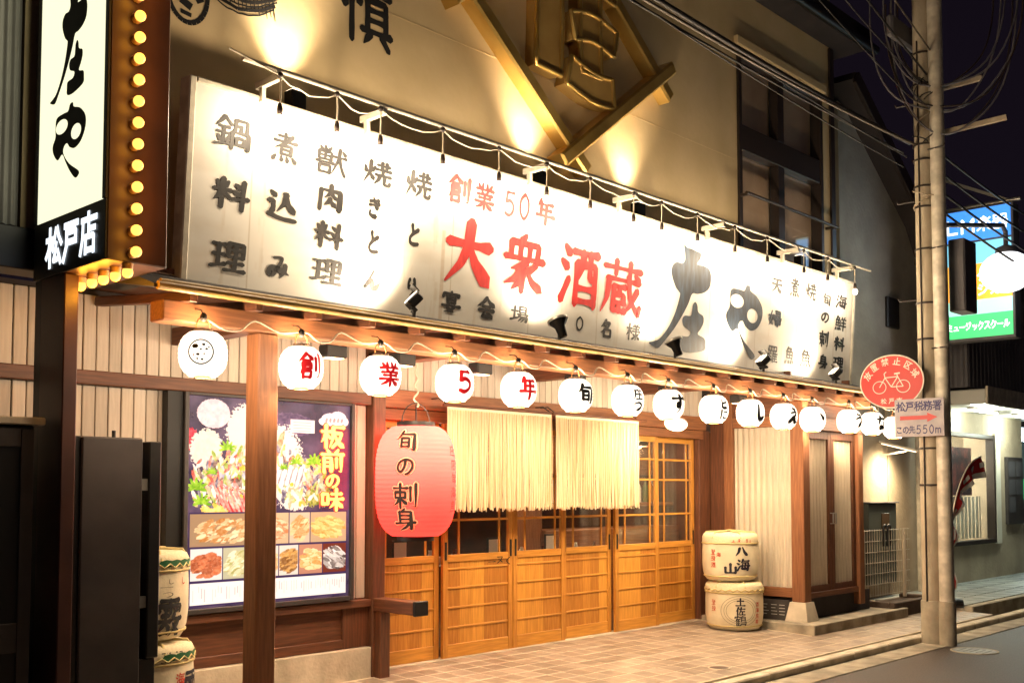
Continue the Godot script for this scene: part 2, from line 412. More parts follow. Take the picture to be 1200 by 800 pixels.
# ---------------------------------------------------------------- lettering
# Brush strokes on a 100 x 100 grid, x right, y down; strokes are divided by a slash, ~ marks a flowing stroke.
var STROKES = {
	"大": "12 36 88 36/50 4 48 38 36 66 10 95/50 38 62 62 92 94",
	"衆": "50 2 42 12/20 16 20 40/20 16 80 16 78 40/40 16 40 40/60 16 60 40/8 42 92 42/56 46 44 54 22 62/48 54 50 72 48 98/44 62 30 78 10 88/50 70 40 84 26 96/78 50 60 62/56 60 70 80 94 94",
	"酒": "14 8 24 18/8 32 20 40/10 92 26 58/34 14 94 14/44 32 44 96/44 32 90 32 90 96/58 14 58 34 50 56/76 14 76 52 86 54/44 70 90 70/44 90 90 90",
	"蔵": "8 16 92 16/34 4 34 28/66 4 66 28/16 36 90 36/20 36 18 70 6 96/32 48 58 48/32 48 32 90/32 62 56 62 56 76/32 76 58 76/32 90 60 90/45 48 45 62/45 76 45 90/64 28 70 66 92 94 94 78/86 50 70 80 54 96/78 24 88 32",
	"創": "36 4 22 20 6 36/36 4 50 18 62 30/24 32 48 32/22 40 22 62 12 80/22 40 52 40 52 60/24 50 52 50/24 60 52 60/22 70 22 96/22 70 52 70 52 94/22 92 52 92/72 20 72 68/90 6 90 92 80 88",
	"業": "38 4 38 24/60 4 60 24/18 8 26 22/82 6 74 22/8 26 92 26/34 30 40 42/66 30 58 42/14 44 86 44/22 56 78 56/6 70 94 70/50 44 50 98/46 70 32 84 8 94/54 70 68 84 92 94",
	"年": "28 2 12 28/24 16 84 16/26 40 78 40/28 16 28 64/6 64 96 64/54 16 54 98",
	"5": "34 8 74 8/34 8 30 46/~30 44 52 38 74 52 74 76 52 92 26 86",
	"0": "~50 6 26 30 26 70 50 94 74 70 74 30 52 6",
	"鍋": "26 4 16 22 4 36/26 4 36 16 46 26/14 36 40 36/8 54 44 54/26 36 26 88/12 64 18 78/42 62 36 76/4 92 46 84/56 8 56 44/56 8 88 8 88 44/72 24 72 44/56 26 72 26/50 46 50 98/50 46 94 46 94 96 86 92/62 62 62 84/62 62 82 62 82 84/62 82 82 82",
	"料": "10 14 18 28/40 12 32 28/4 40 48 40/26 4 26 98/24 44 16 62 4 76/28 46 46 62/60 16 72 26/56 38 70 48/52 66 96 58/82 4 82 98",
	"理": "6 14 40 14/8 46 38 46/23 14 23 80/4 86 42 76/50 8 50 50/50 8 92 8 92 50/50 28 92 28/50 50 92 50/71 8 71 92/50 70 92 70/42 94 98 94",
	"煮": "22 12 74 12/48 2 48 30/8 30 92 30/76 8 52 32 10 58/36 44 36 74/36 44 74 44 74 74/36 58 74 58/36 73 74 73/16 82 8 96/38 84 40 96/58 84 62 96/80 82 92 96",
	"込": "12 8 24 18/8 38 22 38 22 66/22 66 14 80 6 88/10 82 34 90 60 94 96 94/52 8 62 12/60 10 54 44 34 72/62 12 68 44 92 72",
	"み": "~24 14 58 12 46 48 24 84 10 72 22 56 52 62 92 78/~74 40 72 66 56 96",
	"獣": "12 8 18 18/28 4 30 16/48 6 40 18/10 24 10 50/10 24 50 24 50 50/30 24 30 50/10 37 50 37/10 50 50 50/2 60 58 60/14 70 14 96/14 70 48 70 48 96/14 94 48 94/56 34 98 34/76 6 74 40 54 96/76 38 84 66 98 96/86 12 94 22",
	"肉": "14 24 14 98/14 24 86 24 86 96 76 90/50 4 50 24 44 38 28 52/50 32 70 50/50 54 44 66 28 80/50 60 72 82",
	"焼": "8 30 12 50/42 26 32 44/26 6 26 50 6 96/26 54 42 82/50 16 92 16/66 4 66 32/82 4 82 32/44 34 98 34/46 56 98 56/60 56 58 74 42 96/78 56 78 90 96 92 98 80/70 34 70 56",
	"き": "~22 22 74 14/~20 42 80 32/~42 4 56 32 74 62/~28 68 26 84 46 94 72 92",
	"と": "~36 8 40 26 46 42/~76 26 44 46 26 66 30 86 52 92 80 88",
	"ん": "~52 6 34 44 10 92 34 56 46 60 50 84 66 90 92 58",
	"り": "~34 10 26 34 30 58 36 44/~66 6 72 36 66 70 40 96",
	"宴": "50 2 50 12/12 14 10 28/12 14 90 14 84 26/32 28 32 56/32 28 70 28 70 56/32 42 70 42/32 55 70 55/6 68 96 68/44 58 32 80 66 96/68 70 54 86 18 98",
	"会": "50 4 32 26 4 44/50 4 68 26 96 42/30 42 70 42/10 60 90 60/44 62 30 88 76 84/66 72 86 96",
	"場": "4 34 38 34/22 8 22 78/2 86 40 72/50 6 50 40/50 6 86 6 86 40/50 23 86 23/50 40 86 40/40 52 98 52/56 52 46 68 36 78/52 66 94 66 90 92 80 92/66 66 58 80 44 94/80 66 74 82 60 98",
	"名": "44 4 30 26 10 44/38 18 74 18 58 48 10 76/34 34 50 46/34 58 34 98/34 58 82 58 82 98/34 93 82 93",
	"様": "4 30 40 30/22 4 22 98/22 34 14 58 2 72/24 40 40 58/56 4 62 14/84 2 76 14/46 18 96 18/50 32 90 32/44 46 98 46/70 18 70 96 62 92/48 62 58 70/44 92 64 76/90 58 76 70/74 66 82 80 98 92",
	"天": "16 14 84 14/8 44 92 44/50 14 48 46 34 76 8 96/52 46 66 76 94 96",
	"婦": "24 6 16 40 10 60 38 90/36 32 28 64 6 96/2 36 42 34/52 6 88 6 88 34/54 20 88 20/50 34 88 34/46 46 46 60/46 46 96 46 94 60/56 62 56 90/56 62 88 62 88 86 82 86/72 46 72 98",
	"羅": "12 6 12 30/12 6 88 6 88 30/38 6 38 30/62 6 62 30/12 30 88 30/28 34 14 50 32 50/32 44 14 64 38 64/26 64 26 90/14 74 8 86/38 72 42 82/60 34 48 56/54 48 54 98/72 36 74 48/54 48 94 48/54 62 90 62/54 76 90 76/54 92 98 92/73 48 73 92",
	"魚": "36 2 26 16 10 28/32 10 66 10 56 26/22 28 22 68/22 28 80 28 80 68/22 47 80 47/22 66 80 66/51 28 51 66/16 78 8 96/38 80 40 94/58 80 64 94/80 78 94 96",
	"旬": "32 4 22 26 8 42/26 18 90 18 86 92 74 88/30 36 30 76/30 36 64 36 64 76/30 56 64 56/30 75 64 75",
	"の": "~54 18 46 56 28 80 12 62 22 32 54 16 84 28 88 58 70 84 52 92",
	"刺": "4 20 60 20/12 36 12 58/12 36 52 36 52 56/12 57 52 57/32 4 32 98/30 58 20 76 4 88/34 60 46 72 60 84/72 16 72 70/92 4 92 94 80 88",
	"身": "48 2 38 16/26 16 26 66/26 16 74 16 74 92 62 88/26 32 74 32/26 48 74 48/4 66 92 62/74 60 48 84 14 98",
	"海": "14 8 24 18/6 34 18 42/8 92 26 58/48 4 42 20 32 34/44 16 94 16/46 30 40 78 84 78/46 30 88 30 84 92 74 90/32 54 98 54/62 32 66 48/60 58 64 74",
	"鮮": "22 2 16 14 4 28/18 12 40 12 34 24/8 28 8 68/8 28 46 28 46 68/8 48 46 48/8 67 46 67/27 28 27 67/8 78 4 94/20 80 22 92/32 78 36 92/42 76 50 90/60 6 66 18/88 4 80 18/54 22 98 22/58 44 94 44/52 66 98 66/76 22 76 98",
	"庄": "50 2 50 14/14 16 92 16/20 16 18 60 4 96/32 50 88 50/60 30 60 90/26 90 96 90",
	"松": "4 30 44 30/24 4 24 98/24 34 16 58 2 74/26 40 44 58/62 8 56 28 44 46/72 6 82 28 98 46/66 46 58 72 48 88 86 84/78 66 94 94",
	"戸": "14 10 88 10/24 28 24 62 6 96/24 28 80 28 80 54/24 54 80 54",
	"店": "50 2 50 14/12 15 94 15/18 15 16 60 4 96/52 24 52 58/54 40 86 40/34 58 34 96/34 58 82 58 82 96/34 92 82 92",
	"放": "24 4 28 16/4 20 48 20/20 20 18 60 4 96/20 44 42 44 40 90 30 88/66 4 58 28 46 46/60 26 98 26/86 26 76 62 46 96/56 40 72 74 98 96",
	"置": "12 4 12 22/12 4 88 4 88 22/38 4 38 22/62 4 62 22/12 22 88 22/16 34 84 34/50 26 50 44/34 44 34 82/34 44 74 44 74 82/34 56 74 56/34 69 74 69/34 82 74 82/14 44 14 95/14 95 94 95",
	"禁": "6 18 46 18/26 2 26 46/24 20 6 40/28 20 44 36/54 18 96 18/74 2 74 46/72 20 54 40/76 20 96 40/26 54 74 54/8 68 92 68/50 68 50 98 42 94/30 76 14 92/70 76 88 92",
	"止": "52 6 52 90/52 44 86 44/22 40 22 90/4 92 96 92",
	"区": "10 10 92 10/14 10 14 94/14 94 94 94/74 22 58 54 28 78/34 32 56 52 80 76",
	"域": "4 34 34 34/19 8 19 78/2 86 38 74/38 26 98 26/44 40 44 62/44 40 64 40 64 62/44 61 64 61/40 78 70 72/70 4 76 50 96 94 98 76/90 42 76 72 50 96/82 6 92 16",
	"市": "50 2 50 16/6 18 94 18/20 36 20 82/20 36 80 36 80 80 70 78/50 18 50 98",
	"税": "36 4 8 14/2 32 44 32/24 12 24 98/24 36 14 58 2 74/26 42 42 58/56 4 62 16/86 2 78 16/52 24 52 52/52 24 90 24 90 52/52 51 90 51/62 52 58 76 42 96/78 52 78 90 96 92 98 78",
	"務": "6 10 40 10 26 28/12 22 26 34/2 40 44 40 36 54/24 40 24 92 14 88/22 44 4 74/60 2 46 26/56 14 94 14/84 14 70 36 48 46/60 22 74 36 98 46/50 60 92 60 86 92 74 90/70 48 64 76 44 98",
	"署": "12 4 12 20/12 4 88 4 88 20/38 4 38 20/62 4 62 20/12 20 88 20/20 34 72 34/46 24 46 48/4 48 96 48/84 28 50 54 8 74/34 60 34 98/34 60 78 60 78 98/34 78 78 78/34 95 78 95",
	"こ": "~22 20 76 20 62 34/~22 66 28 84 80 84",
	"先": "28 6 16 32/24 20 84 20/50 2 50 48/6 48 94 48/36 48 34 72 8 94/62 48 62 86 92 90 94 74",
	"m": "14 40 14 90/14 52 30 40 48 48 48 90/48 52 66 40 84 48 84 90",
	"八": "36 20 28 56 6 90/58 14 72 56 96 90",
	"山": "50 6 50 84/14 38 14 86/14 86 86 86/86 36 86 90",
	"土": "18 36 82 36/50 6 50 90/4 90 96 90",
	"佐": "28 4 18 32 2 54/18 34 18 98/36 24 98 24/58 4 52 50 28 94/48 54 92 54/70 54 70 92/40 92 98 92",
	"鶴": "6 12 6 24/6 12 48 12 46 24/28 2 16 44 2 56/20 34 20 96/20 34 46 34/20 54 44 54/20 72 44 72/20 92 50 92/34 34 34 92/70 2 62 12/58 12 58 60/58 12 88 12 88 42/58 27 88 27/58 42 92 42/58 58 98 58 92 94 84 92/60 70 54 88/68 70 70 82/78 68 82 80",
	"霰": "16 8 84 8/50 8 50 40/10 22 10 34/10 22 92 22 86 36/26 28 36 32/64 28 74 32/20 46 44 46/32 40 32 66/8 60 50 60/30 64 8 88/34 66 46 80/18 92 46 88/64 42 54 62/58 54 94 54/84 54 72 80 50 98/60 66 76 84 98 98",
	"登": "14 10 44 10 30 30 4 46/20 22 36 34/88 8 66 26/60 12 74 30 96 46/34 42 66 42/32 54 32 72/32 54 70 54 70 72/32 72 70 72/38 78 42 90/64 76 58 90/6 94 94 94",
	"録": "26 4 4 36/26 4 46 26/14 36 40 36/8 54 44 54/26 36 26 88/4 92 46 84/58 10 88 10 86 40/56 25 86 25/48 40 98 40/73 40 73 96 64 92/54 52 62 62/48 84 66 72/92 50 78 64/76 66 96 90",
	"板": "4 30 42 30/22 4 22 98/22 34 14 58 2 74/24 42 40 58/50 12 96 12/52 12 50 60 36 96/52 36 88 36 78 64 48 96/58 44 72 74 98 96",
	"前": "28 4 36 18/74 2 64 18/4 22 96 22/14 36 14 98/14 36 44 36 44 94 36 90/14 54 44 54/14 71 44 71/66 38 66 76/86 30 86 94 76 90",
	"味": "6 26 6 70/6 26 30 26 30 70/6 68 30 68/46 26 90 26/38 48 98 48/68 4 68 98/66 50 56 70 38 86/70 50 80 70 98 86",
	"慎": "18 4 18 98/6 26 4 46/28 22 34 36/42 14 96 14/68 2 68 24/50 26 50 76/50 26 88 26 88 76/50 42 88 42/50 58 88 58/38 76 98 76/56 80 42 98/80 80 94 98",
	"楽": "50 2 44 10/34 12 34 48/34 12 66 12 66 48/34 29 66 29/34 47 66 47/10 14 24 26/8 46 26 36/90 14 76 26/74 36 92 48/4 62 96 62/50 48 50 98/48 62 10 92/52 62 92 92",
	"器": "10 6 10 32/10 6 40 6 40 32/10 31 40 31/60 6 60 32/60 6 90 6 90 32/60 31 90 31/4 48 96 48/50 36 30 60 4 70/52 48 70 60 96 68/12 72 12 98/12 72 40 72 40 98/12 96 40 96/60 72 60 98/60 72 88 72 88 98/60 96 88 96",
	"L": "22 6 22 92 82 92", "M": "12 94 12 6 50 60 88 6 88 94",
	"レ": "24 8 24 90 86 44", "ン": "16 18 36 32/14 90 54 74 88 26", "タ": "44 4 32 32 8 56/38 20 86 20 70 62 24 96/34 44 62 64", "ル": "32 14 30 60 8 92/58 10 58 88 94 54",
	"ス": "16 14 80 14 56 58 8 92/54 56 92 92", "ジ": "22 10 40 20/12 34 30 44/16 90 56 72 84 36/66 6 76 20/82 2 92 14", "オ": "8 32 92 32/62 4 62 94 50 88/60 36 38 66 8 88",
	"ミ": "22 10 78 26/24 40 74 54/16 70 82 92", "ュ": "30 46 66 46 62 84/14 86 90 86", "ー": "8 50 92 50", "ッ": "20 42 28 58/46 38 52 54/82 40 72 72 44 94", "ク": "40 4 28 34 8 56/36 22 86 22 70 66 28 96",
	"す": "~8 22 92 20/~56 4 56 56 38 66 40 46 58 50 54 78 34 98", "し": "~34 6 32 70 50 92 84 72", "え": "~40 6 60 14/~26 34 72 32 14 92 46 62 58 88 92 90",
	"ヒ": "24 8 24 84 40 92 88 86/24 48 80 34", "つ": "~8 34 54 22 88 42 76 72 36 88", "う": "~36 8 64 14/~22 40 62 28 78 52 40 96", "な": "~10 24 56 20/~36 4 14 70/~66 20 88 30/~60 40 58 80 34 90 36 74 88 92",
	"に": "~18 12 14 92/~46 28 86 28/~46 76 58 88 92 86", "一": "6 50 94 50", "ヌ": "14 16 82 16 56 62 8 94/28 40 84 84", "く": "~70 6 28 50 72 94", "、": "30 20 60 60",
}
# The two large cursive characters, each point with its own brush width.
var OUTLINE = {
	"庄*": ["50 0 56 2 63 2 71 3 80 4 79 9 74 15 86 15 96 17 100 24 98 34 89 40 77 43 68 44 62 54 52 67 39 81 24 94 16 100 9 100 0 97 7 95 18 91 31 79 41 64 47 48 45 45 39 41 32 31 32 23 39 18 48 18 53 14 52 7", "74 51 78 54 80 60 89 63 90 69 86 75 81 81 93 84 95 90 94 95 82 98 62 100 49 98 48 91 50 86 64 85 68 80 56 76 53 70 57 66 67 65 69 59 70 54"],
	"や*": ["11 10 34 8 46 8 52 0 61 0 64 6 83 12 99 25 100 40 88 55 70 61 54 57 45 50 36 53 35 62 53 78 82 93 81 99 71 100 54 87 41 73 31 62 17 67 3 56 0 45 8 35 8 24"],
}
# the two eyes of the second character
var EYES = {"や*": [Rect2(9, 15, 37, 19), Rect2(57, 30, 30, 20)]}

func outline_polys(ch):
	var out = []
	for s in OUTLINE[ch]:
		var t = s.split(" ", false)
		var p = []
		for i in range(0, t.size() - 1, 2): p.append(Vector2(float(t[i]), float(t[i + 1])))
		var q = PackedVector2Array()
		var n = p.size()
		for i in n:
			for k in 4: q.append(p[i].cubic_interpolate(p[(i + 1) % n], p[(i + n - 1) % n], p[(i + 2) % n], k / 4.0))
		if not EYES.has(ch):
			out.append(q)
			continue
		var cuts = [-20.0]
		for r in EYES[ch]: cuts.append(r.get_center().x)
		cuts.append(120.0)
		for i in cuts.size() - 1:
			var strip = PackedVector2Array([Vector2(cuts[i], -20), Vector2(cuts[i + 1], -20), Vector2(cuts[i + 1], 120), Vector2(cuts[i], 120)])
			var pieces = Geometry2D.intersect_polygons(q, strip)
			for r in EYES[ch]:
				var eye = PackedVector2Array()
				for k in 20: eye.append(r.get_center() + Vector2(cos(TAU * k / 20) * r.size.x * 0.5, sin(TAU * k / 20) * r.size.y * 0.5))
				var next = []
				for x in pieces: next.append_array(Geometry2D.clip_polygons(x, eye))
				pieces = next
			out.append_array(pieces)
	return out

func stroke_points(s, thick):
	var smooth = s.begins_with("~")
	var t = s.trim_prefix("~").split(" ", false)
	var p = []
	for i in range(0, t.size() - 1, 2): p.append(Vector2(float(t[i]), float(t[i + 1])))
	var out = []
	if smooth:
		var n = p.size()
		for i in n - 1:
			for k in 7:
				var u = k / 7.0
				out.append(p[i].cubic_interpolate(p[i + 1], p[max(i - 1, 0)], p[min(i + 2, n - 1)], u))
		out.append(p[n - 1])
	else:
		# round the corners a little and divide the runs
		for i in p.size() - 1:
			var a = p[i]
			var b = p[i + 1]
			var L = a.distance_to(b)
			var c0 = min(2.5, L * 0.3) if i > 0 else 0.0
			var c1 = min(2.5, L * 0.3) if i < p.size() - 2 else 0.0
			var d = (b - a) / L
			var k = max(2, int(L / 9.0))
			for q in k + 1: out.append((a + d * c0).lerp(b - d * c1, float(q) / k))
	return out

func stroke_widths(p, w, brush):
	var n = p.size()
	var cum = [0.0]
	for i in n - 1: cum.append(cum[i] + p[i].distance_to(p[i + 1]))
	var L = max(cum[n - 1], 0.001)
	var a = p[0]
	var z = p[n - 1]
	var end = z - p[max(n - 3, 0)]
	var falling = z.x < a.x - 6 and z.y > a.y + 8
	var pressing = z.x > a.x + 12 and z.y > a.y + 14 and L > 30 and abs(end.x) > abs(end.y) * 0.5
	var level = abs(z.y - a.y) < 12 and abs(z.x - a.x) > 25
	var out = []
	for i in n:
		var t = cum[i] / L
		var k = 1.0
		if brush:
			if pressing: k = lerp(0.62, 1.4, smoothstep(0.0, 0.8, t)) * (1.0 - 0.8 * smoothstep(0.86, 1.0, t))
			elif falling: k = 1.15 - 0.95 * t * t
			elif level: k = 0.92 - 0.28 * sin(PI * t) + 0.25 * smoothstep(0.75, 0.95, t)
			else: k = 1.12 - 0.25 * sin(PI * t) - 0.25 * smoothstep(0.8, 1.0, t)
			if L < 22 and not level: k = lerp(0.7, 1.25, t)
		out.append(w * k)
	return out

# strokes of a character laid on a surface; to_place turns (u, v) in -0.5 .. 0.5 into [point, outward direction]
func glyph_mesh(ch, to_place, lift, brush = true, weight = 1.0, skew = 0.0):
	var mb = MB.new()
	var lists = []
	var wide = []
	if OUTLINE.has(ch):
		for q in outline_polys(ch):
			var id = Geometry2D.triangulate_polygon(q)
			for i in range(0, id.size(), 3):
				var tr = [q[id[i]], q[id[i + 1]], q[id[i + 2]]]
				if (tr[1] - tr[0]).cross(tr[2] - tr[0]) > 0.0: tr = [tr[0], tr[2], tr[1]]
				var w3 = []
				for c in tr:
					var r = to_place.call(c.x / 100.0 - 0.5, 0.5 - c.y / 100.0)
					w3.append(r[0] + r[1] * lift)
				mb.tri(w3[0], w3[1], w3[2])
	else:
		var parts = STROKES[ch].split("/")
		var w0 = clamp(13.5 - 0.36 * parts.size(), 6.0, 13.0) * weight
		for s in parts:
			var q = stroke_points(s, w0)
			lists.append(q)
			wide.append(stroke_widths(q, w0, brush))
	for si in lists.size():
		var p = lists[si]
		var w = wide[si]
		var n = p.size()
		# short rounded ends
		var d0 = (p[0] - p[1]).normalized()
		var d1 = (p[n - 1] - p[n - 2]).normalized()
		var cap = 0.4 if brush else 0.5
		p = [p[0] + d0 * w[0] * cap] + p + [p[n - 1] + d1 * w[n - 1] * cap]
		w = [w[0] * (0.35 if brush else 0.98)] + w + [w[n - 1] * (0.3 if brush else 0.98)]
		n = p.size()
		var A = []
		var B = []
		for i in n:
			var t = (p[min(i + 1, n - 1)] - p[max(i - 1, 0)]).normalized()
			if i > 0 and i < n - 1:
				t = ((p[i] - p[i - 1]).normalized() + (p[i + 1] - p[i]).normalized())
				t = t.normalized() if t.length() > 0.01 else (p[i + 1] - p[i]).normalized()
			var m = Vector2(-t.y, t.x) * w[i] * 0.5
			for sgn in [1, -1]:
				var c = p[i] + m * sgn
				var r = to_place.call(c.x / 100.0 - 0.5 + skew * (0.5 - c.y / 100.0), 0.5 - c.y / 100.0)
				var pos = r[0] + r[1] * (lift + si * 0.0002)
				if sgn == 1: A.append([pos, r[1]])
				else: B.append([pos, r[1]])
		for i in n - 1:
			mb.quad_n(A[i][0], A[i + 1][0], B[i + 1][0], B[i][0], A[i][1], A[i + 1][1], B[i + 1][1], B[i][1])
	return mb

# a flat place for a character: centre, right, up, width, height
func flat_place(c, right, up, w, h):
	var n = right.cross(up).normalized()
	return func(u, v): return [c + right * (u * w) + up * (v * h), n]

# a place on an upright round thing of radius(y): centre axis, angle of the middle (0 = towards +z), arc width
func round_place(axis, ang, y, w, h, radius):
	return func(u, v):
		var yy = y + v * h
		var r = radius.call(yy)
		var g = ang + u * w / max(radius.call(y), 0.01)
		var d = Vector3(sin(g), 0, cos(g))
		return [axis + d * r + Vector3.UP * yy, d]

func letter(parent, ch, place, mat, lift = 0.003, brush = true, weight = 1.0, skew = 0.0):
	return local(parent, "character", glyph_mesh(ch, place, lift, brush, weight, skew), mat)

# ---------------------------------------------------------------- the scene
func _ready():
	rng.seed = 7
	cam = Camera3D.new()
	cam.name = "camera"
	add_child(cam)
	cam.position = Vector3(0, 1.5, 7.0)
	cam.rotation = Vector3(deg_to_rad(3.0), deg_to_rad(-46.7), 0)
	cam.set_frustum(0.1 * 800.0 / 1253.0, Vector2(0, 0.1 * 109.0 / 1253.0), 0.1, 400.0)
	cam.current = true
	var env = Environment.new()
	env.background_mode = Environment.BG_SKY
	var sky = Sky.new()
	var sm = ProceduralSkyMaterial.new()
	sm.sky_top_color = Color(0.028, 0.018, 0.036)
	sm.sky_horizon_color = Color(0.05, 0.036, 0.056)
	sm.ground_bottom_color = Color(0.03, 0.03, 0.03)
	sm.ground_horizon_color = Color(0.10, 0.08, 0.10)
	sky.sky_material = sm
	env.sky = sky
	env.background_energy_multiplier = 1.0
	env.tonemap_mode = Environment.TONE_MAPPER_LINEAR
	env.tonemap_exposure = 2.4
	env.sdfgi_enabled = true
	env.ssao_enabled = true
	env.ssil_enabled = true
	var we = WorldEnvironment.new()
	we.name = "world_environment"
	we.environment = env
	add_child(we)
	make_materials()
	build_ground()
	build_tavern()
	build_room()
	build_doors()
	build_enclosure()
	build_neighbours()
	build_main_sign()
	build_emblem()
	build_light_box()
	build_poster()
	build_lanterns()
	build_curtains()
	build_barrels()
	build_cabinets()
	build_pole()
	build_street_things()

const WARM = Color(1.0, 0.82, 0.60)
const BULB = Color(1.0, 0.90, 0.76)

func ground_y(z):
	return -0.04 * clamp(z, 0.0, 2.1)

func build_ground():
	structure("road", MB.new().span(-30, 60, -0.45, -0.16, 2.5, 40), M.asphalt)
	var far_ground = MB.new().span(-30, 60, -0.6, -0.46, -40, 40)
	structure("ground", far_ground, M.asphalt)
	# tiled forecourt: a mortar bed with every tile laid on it
	var bed = MB.new()
	var X0 = -2.0
	var X1 = 14.2
	bed.quad(Vector3(X0, 0.0062, 0.0), Vector3(X0, ground_y(2.05) + 0.0062, 2.05), Vector3(X1, ground_y(2.05) + 0.0062, 2.05), Vector3(X1, 0.0062, 0.0))
	bed.span(X0, X1, -0.46, -0.10, -0.12, 2.05)
	bed.quad(Vector3(X0, -0.1, 2.05), Vector3(X1, -0.1, 2.05), Vector3(X1, ground_y(2.05) + 0.0062, 2.05), Vector3(X0, ground_y(2.05) + 0.0062, 2.05))
	var court = structure("forecourt", bed, M.grout)
	var shape = MB.new().box(Vector3.ZERO, Vector3(0.185, 0.016, 0.185), 0.003).mesh()
	var rest = MB.new()
	var slope = Basis(Vector3.RIGHT, atan(0.04))
	var count = 0
	for i in range(-36, 44):
		for j in 10:
			var x = 5.66 + i * 0.2
			var z = 0.13 + j * 0.2
			if x > X1 - 0.1 or x < X0 + 0.1: continue
			if x > 10.62 and z < 1.46 and x < 13.0: continue
			if z < 0.3 and (x < 5.5 or x > 10.75): continue
			var p = Vector3(x, ground_y(z) + rng.randf_range(-0.001, 0.001), z)
			var q = (p - cam.position) * cam.basis
			var px = 600.0 + 1253.0 * q.x / -q.z
			var py = 509.0 - 1253.0 * q.y / -q.z
			if px > -30 and px < 1230 and py < 815 and count < 300:
				var t = local(court, "tile", shape, M.tile[rng.randi() % 5], p)
				t.basis = slope * Basis(Vector3.UP, rng.randf_range(-0.006, 0.006))
				count += 1
			else:
				rest.box(p, Vector3(0.185, 0.016, 0.185), 0.0, slope)
	var r = local(court, "outlying_tiles", rest, M.tile[0])
	r.set_meta("kind", "stuff")
	# kerb stones and gutter
	var kerb = structure("kerb", MB.new().span(-30, 60, -0.46, -0.17, 2.052, 2.19), M.concrete)
	for i in 21:
		var a = 0.4 + i * 0.8
		local(kerb, "kerb_stone", MB.new().span(a + 0.006, a + 0.794, -0.17, -0.088 + rng.randf_range(-0.003, 0.003), 2.056, 2.19, 0.012), M.pale_concrete)
	var gutter = structure("gutter", MB.new().span(-30, 60, -0.46, -0.168, 2.192, 2.498), M.concrete)
	for i in 15:
		var a = 4.0 + i * 0.8
		local(gutter, "gutter_slab", MB.new().span(a + 0.008, a + 0.792, -0.168, -0.152 + rng.randf_range(-0.002, 0.002), 2.196, 2.494, 0.006), M.concrete)
	# the raised concrete base under the enclosure
	structure("concrete_step", MB.new().span(10.6, 13.0, -0.12, 0.06, -0.1, 1.46, 0.008), M.concrete)
	# pavement in front of the far shop, of grey slabs
	var pav = structure("pavement", MB.new().span(14.21, 40, -0.46, -0.03, 0.0, 1.68), M.concrete)
	var n = 0
	for i in 24:
		for j in 4:
			n += 1
			local(pav, "paving_slab", MB.new().span(14.25 + i * 0.4, 14.63 + i * 0.4, -0.03, 0.0, 0.06 + j * 0.4, 0.44 + j * 0.4, 0.005), M.paving[rng.randi() % 3])
	local(pav, "paving_edge", MB.new().span(14.21, 40, -0.17, 0.004, 1.685, 1.80, 0.01), M.concrete)

func planks(parent, x0, x1, y0, y1, z, pitch = 0.09):
	var n = int(round((x1 - x0) / pitch))
	var w = (x1 - x0) / n
	for i in n:
		part(parent, "plank", MB.new().span(x0 + i * w + 0.004, x0 + (i + 1) * w - 0.004, y0, y1, z - 0.022, z + rng.randf_range(-0.003, 0.002), 0.004), M.plank[rng.randi() % 4])

